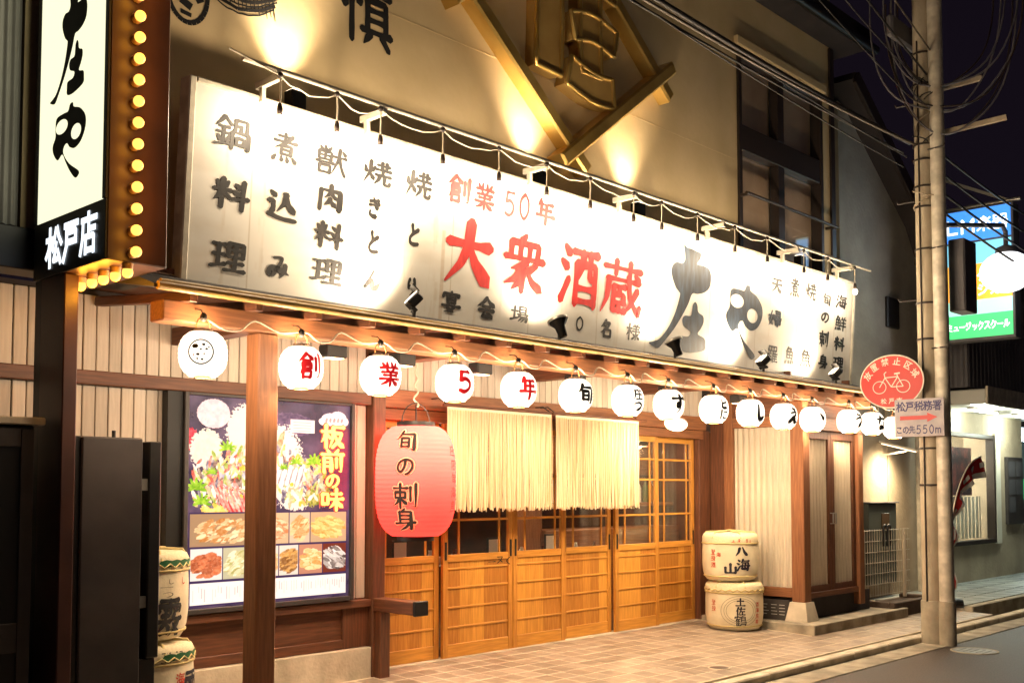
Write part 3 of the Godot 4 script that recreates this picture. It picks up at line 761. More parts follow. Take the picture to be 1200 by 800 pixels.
func build_tavern():
	var b = thing("tavern_building", "two storey tavern with olive plaster upper wall and wood planked ground floor", "building", Vector3(8, 0, 0))
	# upper storey, with an opening for the windows
	var wx0 = 10.56
	var wx1 = 12.60
	var wy0 = 3.6
	var wy1 = 6.56
	var Z = 0.6
	var w = MB.new()
	w.span(2.55, wx0, 2.86, 9.0, Z - 0.2, Z)
	w.span(wx1, 12.9, 2.86, 9.0, Z - 0.2, Z)
	w.span(wx0, wx1, wy1, 9.0, Z - 0.2, Z)
	w.span(wx0, wx1, 2.86, wy0, Z - 0.2, Z)
	w.span(12.7, 12.9, -0.1, 9.0, -7.0, Z - 0.2)
	part(b, "upper_wall", w, M.plaster)
	# thin movement joints in the render
	for y in [5.28]:
		part(b, "joint_bead", MB.new().span(2.56, 10.5, y, y + 0.008, Z, Z + 0.003), M.plaster)
	part(b, "corner_trim", MB.new().span(12.82, 12.93, 2.86, 7.28, Z + 0.001, Z + 0.03, 0.004), M.frame_dark)
	# grey ribbed siding left of the hanging sign
	part(b, "ribbed_siding", MB.new().corrugated(Vector3(0.2, 3.06, Z), Vector3.RIGHT, 2.33, Vector3.BACK, 5.9, 0.045, 0.008), M.grey_siding)
	part(b, "siding_back", MB.new().span(0.2, 2.54, 3.06, 9.0, Z - 0.2, Z - 0.02), M.dark_siding)
	part(b, "flashing", MB.new().span(0.2, 3.3, 2.80, 3.05, 0.4, Z + 0.03, 0.006), M.black)
	# painted ink drawing and character on the render
	var ink = MB.new()
	var d = part(b, "ink_drawing", wall_drawing(Z), M.ink)
	part(b, "character", glyph_mesh("慎", flat_place(Vector3(5.15, 5.20, Z), Vector3.RIGHT, Vector3.UP, 0.48, 0.50), 0.003, true, 1.35), M.ink)
	# windows: two tall ones side by side, transom above
	var frame = MB.new()
	frame.span(wx0, wx0 + 0.07, wy0, wy1, Z - 0.12, Z + 0.03, 0.006)
	frame.span(wx1 - 0.07, wx1, wy0, wy1, Z - 0.12, Z + 0.03, 0.006)
	frame.span(wx0 + 0.07, wx1 - 0.07, wy1 - 0.06, wy1, Z - 0.12, Z + 0.028, 0.006)
	frame.span(wx0 + 0.07, wx1 - 0.07, wy0, wy0 + 0.06, Z - 0.12, Z + 0.028, 0.006)
	frame.span(wx0 + 0.07, wx1 - 0.07, 5.42, 5.72, Z - 0.11, Z + 0.02, 0.006)
	frame.span(11.47, 11.62, wy0 + 0.06, 5.42, Z - 0.11, Z + 0.015, 0.006)
	frame.span(11.47, 11.62, 5.72, wy1 - 0.06, Z - 0.11, Z + 0.015, 0.006)
	var win = part(b, "window", frame, M.frame_dark)
	var blind = textured(ramp_texture(noise_images["cloud"], Color(0.66, 0.56, 0.46), Color(0.74, 0.64, 0.53)), 0.5, Vector3(0.5, 0.5, 0.5))
	for q in [[wx0 + 0.07, 11.47, 5.72, wy1 - 0.06], [11.62, wx1 - 0.07, 5.72, wy1 - 0.06], [wx0 + 0.07, 11.47, wy0 + 0.06, 5.42], [11.62, wx1 - 0.07, wy0 + 0.06, 5.42]]:
		part(win, "pane", MB.new().span(q[0] - 0.005, q[1] + 0.005, q[2] - 0.005, q[3] + 0.005, Z - 0.075, Z - 0.065), M.clear)
		part(win, "blind", MB.new().span(q[0], q[1], q[2], q[3], Z - 0.13, Z - 0.12), blind)
	part(b, "window_head", MB.new().span(wx0 - 0.06, wx1 + 0.06, wy1 + 0.06, wy1 + 0.16, Z + 0.001, Z + 0.06, 0.008), M.plaster)
	# a guard rail across the lower windows
	var rail = part(b, "guard_rail", MB.new().tube([Vector3(wx0 - 0.04, 4.87, Z + 0.14), Vector3(12.74, 4.87, Z + 0.14)], 0.02, 8), M.frame_dark)
	for x in [wx0 + 0.02, 12.70]: part(rail, "bracket", MB.new().span(x - 0.015, x + 0.015, 4.855, 4.885, Z, Z + 0.14), M.frame_dark)
	# roof edge, dark against the sky
	part(b, "roof_eave", MB.new().span(-4, 13.3, 7.30, 7.55, -7.0, 1.0, 0.02), M.dark_wall)
	part(b, "roof_gutter", MB.new().tube([Vector3(-4, 7.27, 1.04), Vector3(13.3, 7.27, 1.04)], 0.06, 10), M.black)
	# ground floor, left of the doors
	planks(b, 0.9, 3.80, 2.293, 2.80, 0.12)
	planks(b, 0.9, 3.80, 0.2, 2.196, 0.12)
	planks(b, 3.80, 5.55, 2.293, 2.80, 0.12)
	planks(b, 5.36, 5.555, 0.63, 2.196, 0.12, 0.097)
	part(b, "wall_core", MB.new().span(0.9, 5.69, -0.1, 2.84, -0.16, 0.096), M.dark_wall)
	part(b, "cross_rail", MB.new().span(0.9, 5.555, 2.198, 2.290, 0.09, 0.19, 0.006), M.cedar_along)
	part(b, "door_post", MB.new().span(5.56, 5.692, -0.02, 2.78, 0.05, 0.21, 0.008), M.cedar_up)
	part(b, "sill_rail", MB.new().span(3.858, 5.555, 0.565, 0.626, 0.10, 0.20, 0.005), M.cedar_along)
	part(b, "dado_panel", MB.new().span(3.80, 5.30, 0.245, 0.563, 0.10, 0.135), M.cedar_along)
	part(b, "dado_stile", MB.new().span(5.30, 5.555, 0.245, 0.563, 0.10, 0.16, 0.004), M.cedar_up)
	part(b, "dado_rail", MB.new().span(3.80, 5.298, 0.245, 0.32, 0.136, 0.165, 0.004), M.cedar_along)
	part(b, "concrete_base", MB.new().span(0.9, 5.556, -0.06, 0.242, 0.10, 0.205, 0.006), M.pale_concrete)
	# over the doors
	planks(b, 5.70, 10.62, 2.36, 2.80, 0.06)
	part(b, "lintel_core", MB.new().span(5.69, 12.7, 2.2, 2.84, -0.16, 0.036), M.dark_wall)
	part(b, "door_head", MB.new().span(5.694, 10.64, 2.10, 2.195, -0.10, 0.06, 0.005), M.beam_along)
	part(b, "lintel", MB.new().span(5.694, 10.64, 2.20, 2.355, 0.04, 0.10, 0.006), M.beam_along)
	part(b, "door_track", MB.new().span(5.694, 10.64, -0.05, 0.012, -0.11, 0.045), M.pale_concrete)
	part(b, "end_jamb", MB.new().span(10.58, 10.80, -0.02, 2.78, -0.1, 0.035, 0.006), M.cedar_up)
	# the pent roof over the entrance
	var soffit = MB.new()
	soffit.span(2.98, 12.62, 2.845, 2.875, 0.06, 0.95)
	part(b, "soffit", soffit, M.cedar_along)
	var slope = MB.new()
	slope.prism([Vector2(0.0, 2.74), Vector2(0.47, 2.655), Vector2(0.47, 2.675), Vector2(0.0, 2.84)], 9.64, Transform3D(Basis(Vector3.BACK, Vector3.UP, Vector3.RIGHT), Vector3(2.98, 0, 0.93)))
	part(b, "pent_roof", slope, M.black_matt)
	part(b, "roof_trim", MB.new().span(3.1, 12.5, 2.752, 2.79, 1.05, 1.09, 0.004), M.black)
	part(b, "bamboo_pole", bamboo_pole(Vector3(3.0, 2.668, 1.405), Vector3(12.5, 2.668, 1.405), 0.026), M.bamboo)
	part(b, "bamboo_pole", bamboo_pole(Vector3(3.04, 2.70, 1.36), Vector3(12.5, 2.70, 1.36), 0.02), M.bamboo)
	for i in 21:
		var x = 3.25 + i * 0.45
		part(b, "rafter", MB.new().bar(Vector3(x, 2.755, 0.15), Vector3(x, 2.635, 1.37), 0.055, 0.06, 0.005), M.cedar_deep)
	part(b, "eave_beam", MB.new().span(3.12, 12.55, 2.50, 2.625, 1.09, 1.25, 0.008), M.beam_along)
	for x in [3.855, 5.62, 7.42, 9.22, 11.0]:
		part(b, "tie_beam", MB.new().span(x - 0.06, x + 0.06, 2.52, 2.64, 0.062 if x > 5.7 else 0.13, 1.088, 0.006), M.cedar_deep)
	part(b, "eave_post", MB.new().span(3.782, 3.93, -0.14, 2.498, 1.095, 1.245, 0.010), M.beam_up)
	part(b, "black_pilaster", MB.new().span(3.735, 3.855, 0.245, 2.196, 0.126, 0.2, 0.004), M.black)
	# the wooden rail that juts out beside the doors
	var r = thing("jutting_rail", "short horizontal cedar rail with black end cap jutting out beside the doors", "rail", Vector3(5.62, 0, 0.3))
	part(r, "beam", MB.new().span(5.562, 5.69, 0.528, 0.632, 0.212, 0.70, 0.006), M.cedar_deep)
	part(r, "end_cap", MB.new().span(5.556, 5.696, 0.522, 0.638, 0.70, 0.735, 0.006), M.black)
	part(r, "foot_post", MB.new().span(5.575, 5.68, -0.02, 0.528, 0.215, 0.29, 0.005), M.cedar_up)

func bamboo_pole(a, b, r):
	var mb = MB.new()
	var pts = []
	var rad = []
	var n = 20
	for i in n:
		for q in [[0.0, 1.0], [0.93, 1.0], [0.95, 1.1], [0.985, 1.1]]:
			pts.append(a.lerp(b, (i + q[0]) / n))
			rad.append(r * q[1])
	return mb.tube(pts, rad, 8)

# the lower ends of two sketchy brush drawings high on the wall
func wall_drawing(Z):
	var mb = MB.new()
	var strokes = []
	var c = Vector2(3.61, 4.85)
	var arc = []
	for i in 15:
		var g = PI + PI * i / 14.0
		arc.append(c + Vector2(cos(g) * 0.15, sin(g) * 0.215))
	strokes.append([arc, 0.035])
	strokes.append([[c + Vector2(-0.15, 0), c + Vector2(-0.16, 0.2)], 0.035])
	strokes.append([[c + Vector2(0.15, 0), c + Vector2(0.14, 0.2)], 0.035])
	strokes.append([[Vector2(3.52, 4.86), Vector2(3.56, 4.78), Vector2(3.64, 4.745)], 0.055])
	strokes.append([[Vector2(3.66, 4.88), Vector2(3.71, 4.80)], 0.06])
	strokes.append([[Vector2(3.56, 4.70), Vector2(3.64, 4.69)], 0.03])
	for k in 9:
		var y = 4.865 + k * 0.034
		var a = []
		for i in 12:
			var t = i / 11.0
			a.append(Vector2(3.83 - 0.016 * k + t * (0.46 + 0.03 * k), y + 0.08 * t - 0.075 * sin(PI * t) + rng.randf_range(-0.006, 0.006)))
		strokes.append([a, 0.012 + 0.012 * (k % 2)])
	for k in 14:
		var x = 3.87 + k * 0.033
		strokes.append([[Vector2(x, 4.86 + rng.randf() * 0.03), Vector2(x - 0.02, 5.0), Vector2(x - 0.05, 5.12)], 0.009])
	var idx = 0
	for s in strokes:
		idx += 1
		var p = s[0]
		for i in p.size() - 1:
			var t = (p[i + 1] - p[i]).normalized()
			var m = Vector2(-t.y, t.x) * s[1] * 0.5
			var z = Z + 0.003 + idx * 0.0002
			mb.quad(Vector3(p[i].x - m.x, p[i].y - m.y, z), Vector3(p[i + 1].x - m.x, p[i + 1].y - m.y, z), Vector3(p[i + 1].x + m.x, p[i + 1].y + m.y, z), Vector3(p[i].x + m.x, p[i].y + m.y, z))
	return mb

func build_room():
	var r = thing("dining_room", "dim dining room with dark brown walls behind the glazed doors", "room", Vector3(8, 0, -2.5))
	part(r, "floor", MB.new().span(4.6, 12.7, -0.3, -0.012, -5.2, -0.125), M.room)
	part(r, "back_wall", MB.new().span(4.6, 12.7, -0.012, 2.9, -5.2, -5.0), M.room)
	part(r, "side_wall", MB.new().span(4.4, 4.6, -0.3, 2.9, -5.2, -0.165), M.room)
	part(r, "side_wall", MB.new().span(12.5, 12.695, -0.012, 2.9, -5.0, -0.165), M.room)
	part(r, "ceiling", MB.new().span(4.4, 12.69, 2.9, 3.0, -5.2, 0.39), M.room)
	for i in 5: part(r, "ceiling_beam", MB.new().span(4.6, 12.49, 2.72, 2.899, -4.6 + i * 0.9, -4.48 + i * 0.9), M.cedar_along)
	# counter and shelf of bottles on the right
	var cab = thing("bottle_shelf", "lit wooden shelf of bottles inside behind the rightmost doors", "shelf", Vector3(11.2, 0, -1.6))
	part(cab, "counter", MB.new().span(9.6, 12.4, -0.012, 1.02, -2.0, -1.5, 0.01), M.beam_along)
	part(cab, "shelf_board", MB.new().span(9.6, 12.4, 1.30, 1.34, -2.0, -1.6), M.beam_along)
	part(cab, "upper_panel", MB.new().span(9.6, 12.4, 1.72, 2.3, -1.98, -1.9), M.beam_along)
	part(cab, "upright", MB.new().span(9.56, 9.6, -0.012, 2.3, -2.0, -1.55), M.beam_up)
	var cols = [Color(0.25, 0.32, 0.18), Color(0.36, 0.18, 0.08), Color(0.75, 0.75, 0.72), Color(0.12, 0.16, 0.28), Color(0.6, 0.42, 0.15)]
	var bottle_mats = []
	for c in cols: bottle_mats.append(plain(c, 0.12))
	var prof = [Vector2(0.001, 0), Vector2(0.042, 0), Vector2(0.045, 0.01), Vector2(0.045, 0.19), Vector2(0.03, 0.23), Vector2(0.015, 0.255), Vector2(0.015, 0.31), Vector2(0.001, 0.312)]
	var bm = MB.new().lathe(prof, Vector3.ZERO, 12).mesh()
	for i in 24:
		var t = numbered("bottle")
		var o = local(self, t, bm, bottle_mats[rng.randi() % 5], Vector3(9.68 + i * 0.112, 1.341, -1.75 + rng.randf_range(-0.04, 0.04)))
		meta(o, "small bottle standing in the row on the shelf behind the rightmost doors", "bottle", "bottles on the inside shelf")
	# tables with tissue boxes and menus
	var white = plain(Color(0.85, 0.83, 0.78), 0.5)
	for i in 4:
		var p = Vector3(6.15 + i * 1.15, 0, -1.05 - 0.2 * (i % 2))
		var where = ["nearest the red lantern", "behind the left string curtain", "behind the right string curtain", "left of the bottle shelf"][i]
		var t = thing("dining_table", "dark wooden dining table inside, " + where, "table", p, "dining tables")
		local(t, "table_top", MB.new().box(Vector3(0, 0.72, 0), Vector3(0.85, 0.035, 0.6), 0.006), M.cedar_along)
		for s in [[-1, -1], [1, -1], [-1, 1], [1, 1]]: local(t, "leg", MB.new().box(Vector3(s[0] * 0.38, 0.345, s[1] * 0.26), Vector3(0.05, 0.714, 0.05), 0.004), M.cedar_up)
		var bx = thing("tissue_box", "white tissue box on the dining table " + where, "tissue box", p + Vector3(0.2, 0.7375, 0.05), "tissue boxes")
		local(bx, "carton", MB.new().box(Vector3(0, 0.04, 0), Vector3(0.2, 0.08, 0.11), 0.006), white)
		local(bx, "tissue", MB.new().prism([Vector2(-0.05, 0), Vector2(0.05, 0), Vector2(0.03, 0.05), Vector2(0, 0.07), Vector2(-0.04, 0.04)], 0.012, Transform3D(Basis(), Vector3(0, 0.08, -0.006))), white)
		var mn = thing("menu_stand", "upright black menu folder on the dining table " + where, "menu", p + Vector3(-0.2, 0.7375, 0.0), "menu folders")
		local(mn, "cover", MB.new().box(Vector3(0, 0.13, 0), Vector3(0.19, 0.26, 0.02), 0.003), M.black)
		local(mn, "page", MB.new().box(Vector3(0.0, 0.13, 0.012), Vector3(0.16, 0.22, 0.003)), white)
	# paper menu strips on the back wall and flasks on the tables
	for i in 12:
		var o = local(self, numbered("menu_strip"), MB.new().box(Vector3.ZERO, Vector3(0.16, 0.55, 0.006)), plain([Color(0.86, 0.80, 0.62), Color(0.80, 0.62, 0.30), Color(0.84, 0.82, 0.78)][i % 3], 0.8), Vector3(5.4 + i * 0.52, 1.75 + 0.03 * (i % 2), -4.996))
		meta(o, "paper menu strip pasted on the dining room's back wall", "menu strip", "paper menu strips on the back wall")
	var flask = MB.new().lathe([Vector2(0.001, 0), Vector2(0.03, 0), Vector2(0.034, 0.05), Vector2(0.026, 0.10), Vector2(0.012, 0.13), Vector2(0.018, 0.16), Vector2(0.001, 0.16)], Vector3.ZERO, 12).mesh()
	var dish = MB.new().lathe([Vector2(0.001, 0), Vector2(0.04, 0), Vector2(0.07, 0.02), Vector2(0.066, 0.022), Vector2(0.001, 0.008)], Vector3.ZERO, 16).mesh()
	for i in 8:
		var p = Vector3(6.15 + int(i / 2.0) * 1.15 + (0.02 if i % 2 else 0.36), 0.7375, -1.0 - 0.2 * (int(i / 2.0) % 2) + 0.16)
		meta(local(self, numbered("sake_flask"), flask, bottle_mats[2 if i % 2 else 1], p), "%s sake flask on the %s inside table" % ["white" if i % 2 else "brown", ["first", "second", "third", "fourth"][int(i / 2.0)]], "flask", "flasks on the tables")
		meta(local(self, numbered("small_dish"), dish, white, p + Vector3(-0.13, 0, 0.05)), "small white dish beside the %s flask on the %s inside table" % ["white" if i % 2 else "brown", ["first", "second", "third", "fourth"][int(i / 2.0)]], "dish", "dishes on the tables")
	# three small pendant lamps in the room
	for i in 3:
		var p = Vector3([6.7, 8.9, 11.0][i], 2.1, [-2.3, -2.6, -1.15][i])
		var where = ["behind the left string curtain", "behind the right string curtain", "in front of the bottle shelf"][i]
		var t = thing("pendant_lamp", "warm pendant lamp hanging inside, " + where, "lamp", p, "pendant lamps inside")
		local(t, "cord", MB.new().tube([Vector3(0, 0.10, 0), Vector3(0, 0.79, 0)], 0.006, 6), M.cord_black)
		local(t, "shade", MB.new().lathe([Vector2(0.14, -0.04), Vector2(0.11, 0.04), Vector2(0.03, 0.10), Vector2(0.001, 0.102)], Vector3.ZERO, 16), M.brown_metal)
		local(t, "bulb", MB.new().ball(Vector3(0, -0.02, 0), 0.045, 12), glow(WARM, 5.0))
		omni(t, Vector3(0, -0.10, 0), WARM, 0.9, 0.08)

func build_doors():
	var edges = [5.72, 6.52, 7.43, 8.2, 9.0, 9.8, 10.575]
	var say = ["leftmost sliding door, behind the big red lantern", "sliding door with black brush marks, second from the left", "sliding door under the left half of the string curtains, third from left", "sliding door under the right string curtain, fourth from left", "fifth sliding door from left, just right of the string curtains", "rightmost sliding door, beside the stacked sake barrels"]
	for i in 6:
		var x0 = edges[i] + (0.004 if i != 4 else 0.012)
		var x1 = edges[i + 1] - 0.004
		var zc = -0.005 if i in [1, 2, 4] else -0.05
		var d = thing("sliding_door", "honey wood " + say[i], "door", Vector3((x0 + x1) / 2, 0, zc), "sliding entrance doors")
		var f0 = zc - 0.017
		var f1 = zc + 0.017
		part(d, "stile", MB.new().span(x0, x0 + 0.06, 0.013, 2.10, f0, f1, 0.003), M.door_up)
		part(d, "stile", MB.new().span(x1 - 0.06, x1, 0.013, 2.10, f0, f1, 0.003), M.door_up)
		for q in [[0.013, 0.13], [0.86, 0.925], [2.04, 2.10]]:
			part(d, "rail", MB.new().span(x0 + 0.0605, x1 - 0.0605, q[0], q[1], f0 + 0.001, f1 - 0.001, 0.003), M.door_along)
		# board panel of upright boards behind thin battens
		var n = 5
		var w = (x1 - x0 - 0.12) / n
		for k in n: part(d, "board", MB.new().span(x0 + 0.06 + k * w + 0.0006, x0 + 0.06 + (k + 1) * w - 0.0006, 0.13, 0.86, zc - 0.006, zc + 0.004), M.door_panel[rng.randi() % 4])
		for y in [0.27, 0.445, 0.62, 0.79]: part(d, "batten", MB.new().span(x0 + 0.061, x1 - 0.061, y, y + 0.018, zc + 0.0045, zc + 0.014, 0.003), M.door_along)
		var gl = part(d, "glass", MB.new().span(x0 + 0.055, x1 - 0.055, 0.92, 2.045, zc - 0.003, zc + 0.001), M.clear)
		for y in [1.225, 1.61, 1.835]: part(d, "muntin", MB.new().span(x0 + 0.061, x1 - 0.061, y, y + 0.022, zc + 0.002, zc + 0.014, 0.003), M.door_along)
		for t in [0.22, 0.80]:
			var x = lerp(x0, x1, t)
			part(d, "muntin", MB.new().span(x - 0.011, x + 0.011, 0.926, 2.039, zc + 0.0025, zc + 0.016, 0.003), M.door_up)
		part(d, "finger_pull", MB.new().span(x0 + 0.018, x0 + 0.042, 0.88, 1.04, f1, f1 + 0.004), M.black)
		if i in [1, 3, 5]: part(d, "finger_pull", MB.new().span(x1 - 0.042, x1 - 0.018, 0.88, 1.04, f1, f1 + 0.004), M.black)
		if i == 1:
			for k in 3: part(d, "character", glyph_mesh(["一", "ヌ", "く"][k], flat_place(Vector3(7.14 + k * 0.11, 0.84 + 0.015 * (k % 2), f1 + 0.001), Vector3.RIGHT, Vector3.UP, 0.10, 0.075), 0.002, true, 0.9), M.ink)

func build_enclosure():
	var e = thing("porch_enclosure", "small wood framed enclosure clad in corrugated beige sheets right of the doors", "enclosure", Vector3(11.5, 0.06, 0.6))
	var X = 10.80
	part(e, "rear_post", MB.new().span(X, X + 0.12, 0.06, 2.78, 0.225, 0.345, 0.006), M.beam_up)
	part(e, "dark_panel", MB.new().span(X + 0.02, X + 0.06, 0.06, 2.78, 0.036, 0.224), M.cedar_up)
	part(e, "corrugated_sheet", MB.new().corrugated(Vector3(X + 0.05, 0.42, 1.084), Vector3.FORWARD, 0.735, Vector3.LEFT, 1.80, 0.075, 0.014), M.poly)
	part(e, "side_rail", MB.new().span(X + 0.005, X + 0.09, 0.315, 0.42, 0.346, 1.084, 0.005), M.beam_deep)
	part(e, "side_head", MB.new().span(X + 0.005, X + 0.09, 2.22, 2.34, 0.346, 1.084, 0.005), M.beam_deep)
	part(e, "upper_board", MB.new().span(X + 0.03, X + 0.06, 2.34, 2.84, 0.346, 1.084), M.cedar_deep)
	part(e, "kick_board", MB.new().span(X + 0.06, X + 0.08, 0.062, 0.315, 0.20, 1.084), M.dark_wall)
	part(e, "corner_post", MB.new().span(X, X + 0.15, 0.27, 2.498, 1.085, 1.245, 0.008), M.beam_up)
	# tapered stone under the post
	var s = MB.new()
	var c = Vector3(X + 0.075, 0, 1.165)
	var lo = []
	var hi = []
	for q in [[-1, -1], [1, -1], [1, 1], [-1, 1]]:
		lo.append(c + Vector3(q[0] * 0.135, 0.062, q[1] * 0.135))
		hi.append(c + Vector3(q[0] * 0.095, 0.27, q[1] * 0.095))
	for k in 4: s.quad_out(lo[k], lo[(k + 1) % 4], hi[(k + 1) % 4], hi[k], c + Vector3(0, 0.15, 0))
	s.quad_out(hi[0], hi[1], hi[2], hi[3], c)
	part(e, "post_stone", s, M.pale_concrete)
	# street side: two narrow doors with corrugated sheets
	part(e, "front_head", MB.new().span(10.952, 12.30, 2.185, 2.33, 1.10, 1.225, 0.006), M.beam_along)
	part(e, "front_fascia", MB.new().span(10.952, 12.30, 2.332, 2.49, 1.13, 1.16), M.cedar_along)
	part(e, "end_post", MB.new().span(12.18, 12.30, 0.15, 2.183, 1.10, 1.235, 0.006), M.beam_up)
	part(e, "front_sill", MB.new().span(10.952, 12.178, 0.30, 0.36, 1.11, 1.215, 0.005), M.cedar_along)
	part(e, "skirting", MB.new().span(10.97, 12.6, 0.062, 0.30, 1.13, 1.15), M.dark_wall)
	for k in 2:
		var a = 10.956 + k * 0.614
		var d = part(e, "narrow_door", MB.new().span(a, a + 0.07, 0.362, 2.182, 1.13, 1.19, 0.004).span(a + 0.54, a + 0.61, 0.362, 2.182, 1.13, 1.19, 0.004).span(a + 0.07, a + 0.54, 2.09, 2.182, 1.132, 1.188).span(a + 0.07, a + 0.54, 0.362, 0.43, 1.132, 1.188), M.cedar_up)
		part(d, "corrugated_sheet", MB.new().corrugated(Vector3(a + 0.065, 0.43, 1.158), Vector3.RIGHT, 0.48, Vector3.BACK, 1.665, 0.075, 0.014), M.poly)
		var hx = a + (0.575 if k == 0 else 0.035)
		part(d, "handle", MB.new().tube([Vector3(hx, 1.12, 1.19), Vector3(hx, 1.12, 1.225), Vector3(hx, 1.24, 1.225), Vector3(hx, 1.24, 1.19)], 0.007, 6), M.steel)
	part(e, "side_return", MB.new().span(12.24, 12.27, 0.062, 2.84, 0.06, 1.098), M.cedar_deep)
	# chalk board leaning at the foot of the side wall
	var cb = thing("chalk_board", "small black chalkboard with white writing at the foot of the corrugated side wall", "chalkboard", Vector3(10.78, 0.061, 0.9))
	part(cb, "board", MB.new().span(10.775, 10.795, 0.062, 0.285, 0.70, 1.06, 0.003), M.black_matt)
	var chalk = plain(Color(0.75, 0.75, 0.72), 0.9)
	for k in 4:
		for j in 3: part(cb, "chalk_mark", MB.new().span(10.7735, 10.7745, 0.12 + k * 0.035, 0.126 + k * 0.035, 0.74 + j * 0.10, 0.74 + j * 0.10 + rng.randf_range(0.04, 0.08)), chalk)

func sign_panel_texture():
	var W = 1024
	var H = 160
	var img = Image.create(W, H, true, Image.FORMAT_RGB8)
	var n = noise_images["cloud"]
	var f = noise_images["fine"]
	for y in H:
		for x in W:
			var c = Color(0.86, 0.845, 0.81)
			var a = n.get_pixel(x % 256, (y * 2) % 256).r
			c = c.lerp(Color(0.81, 0.78, 0.73), clamp((a - 0.5) * 1.6, 0.0, 1.0))
			# rust and rain streaks
			var s = n.get_pixel((x * 3) % 256, 40).r * 0.6 + f.get_pixel(x % 256, (y / 6) % 256).r * 0.4
			c = c.lerp(Color(0.66, 0.56, 0.42), clamp((s - 0.60) * 1.6, 0.0, 0.35))
			# panel joints
			if x % 102 == 51: c = c.lerp(Color(0.62, 0.55, 0.45), 0.45)
			img.set_pixel(x, y, c)
	# one long stain
	for y in range(70, 158):
		for x in 4: img.set_pixel(243 + x, y, img.get_pixel(243 + x, y).lerp(Color(0.62, 0.47, 0.32), 0.35 * (0.5 + f.get_pixel(x, y).r * 0.5)))
	img.generate_mipmaps()
	return ImageTexture.create_from_image(img)

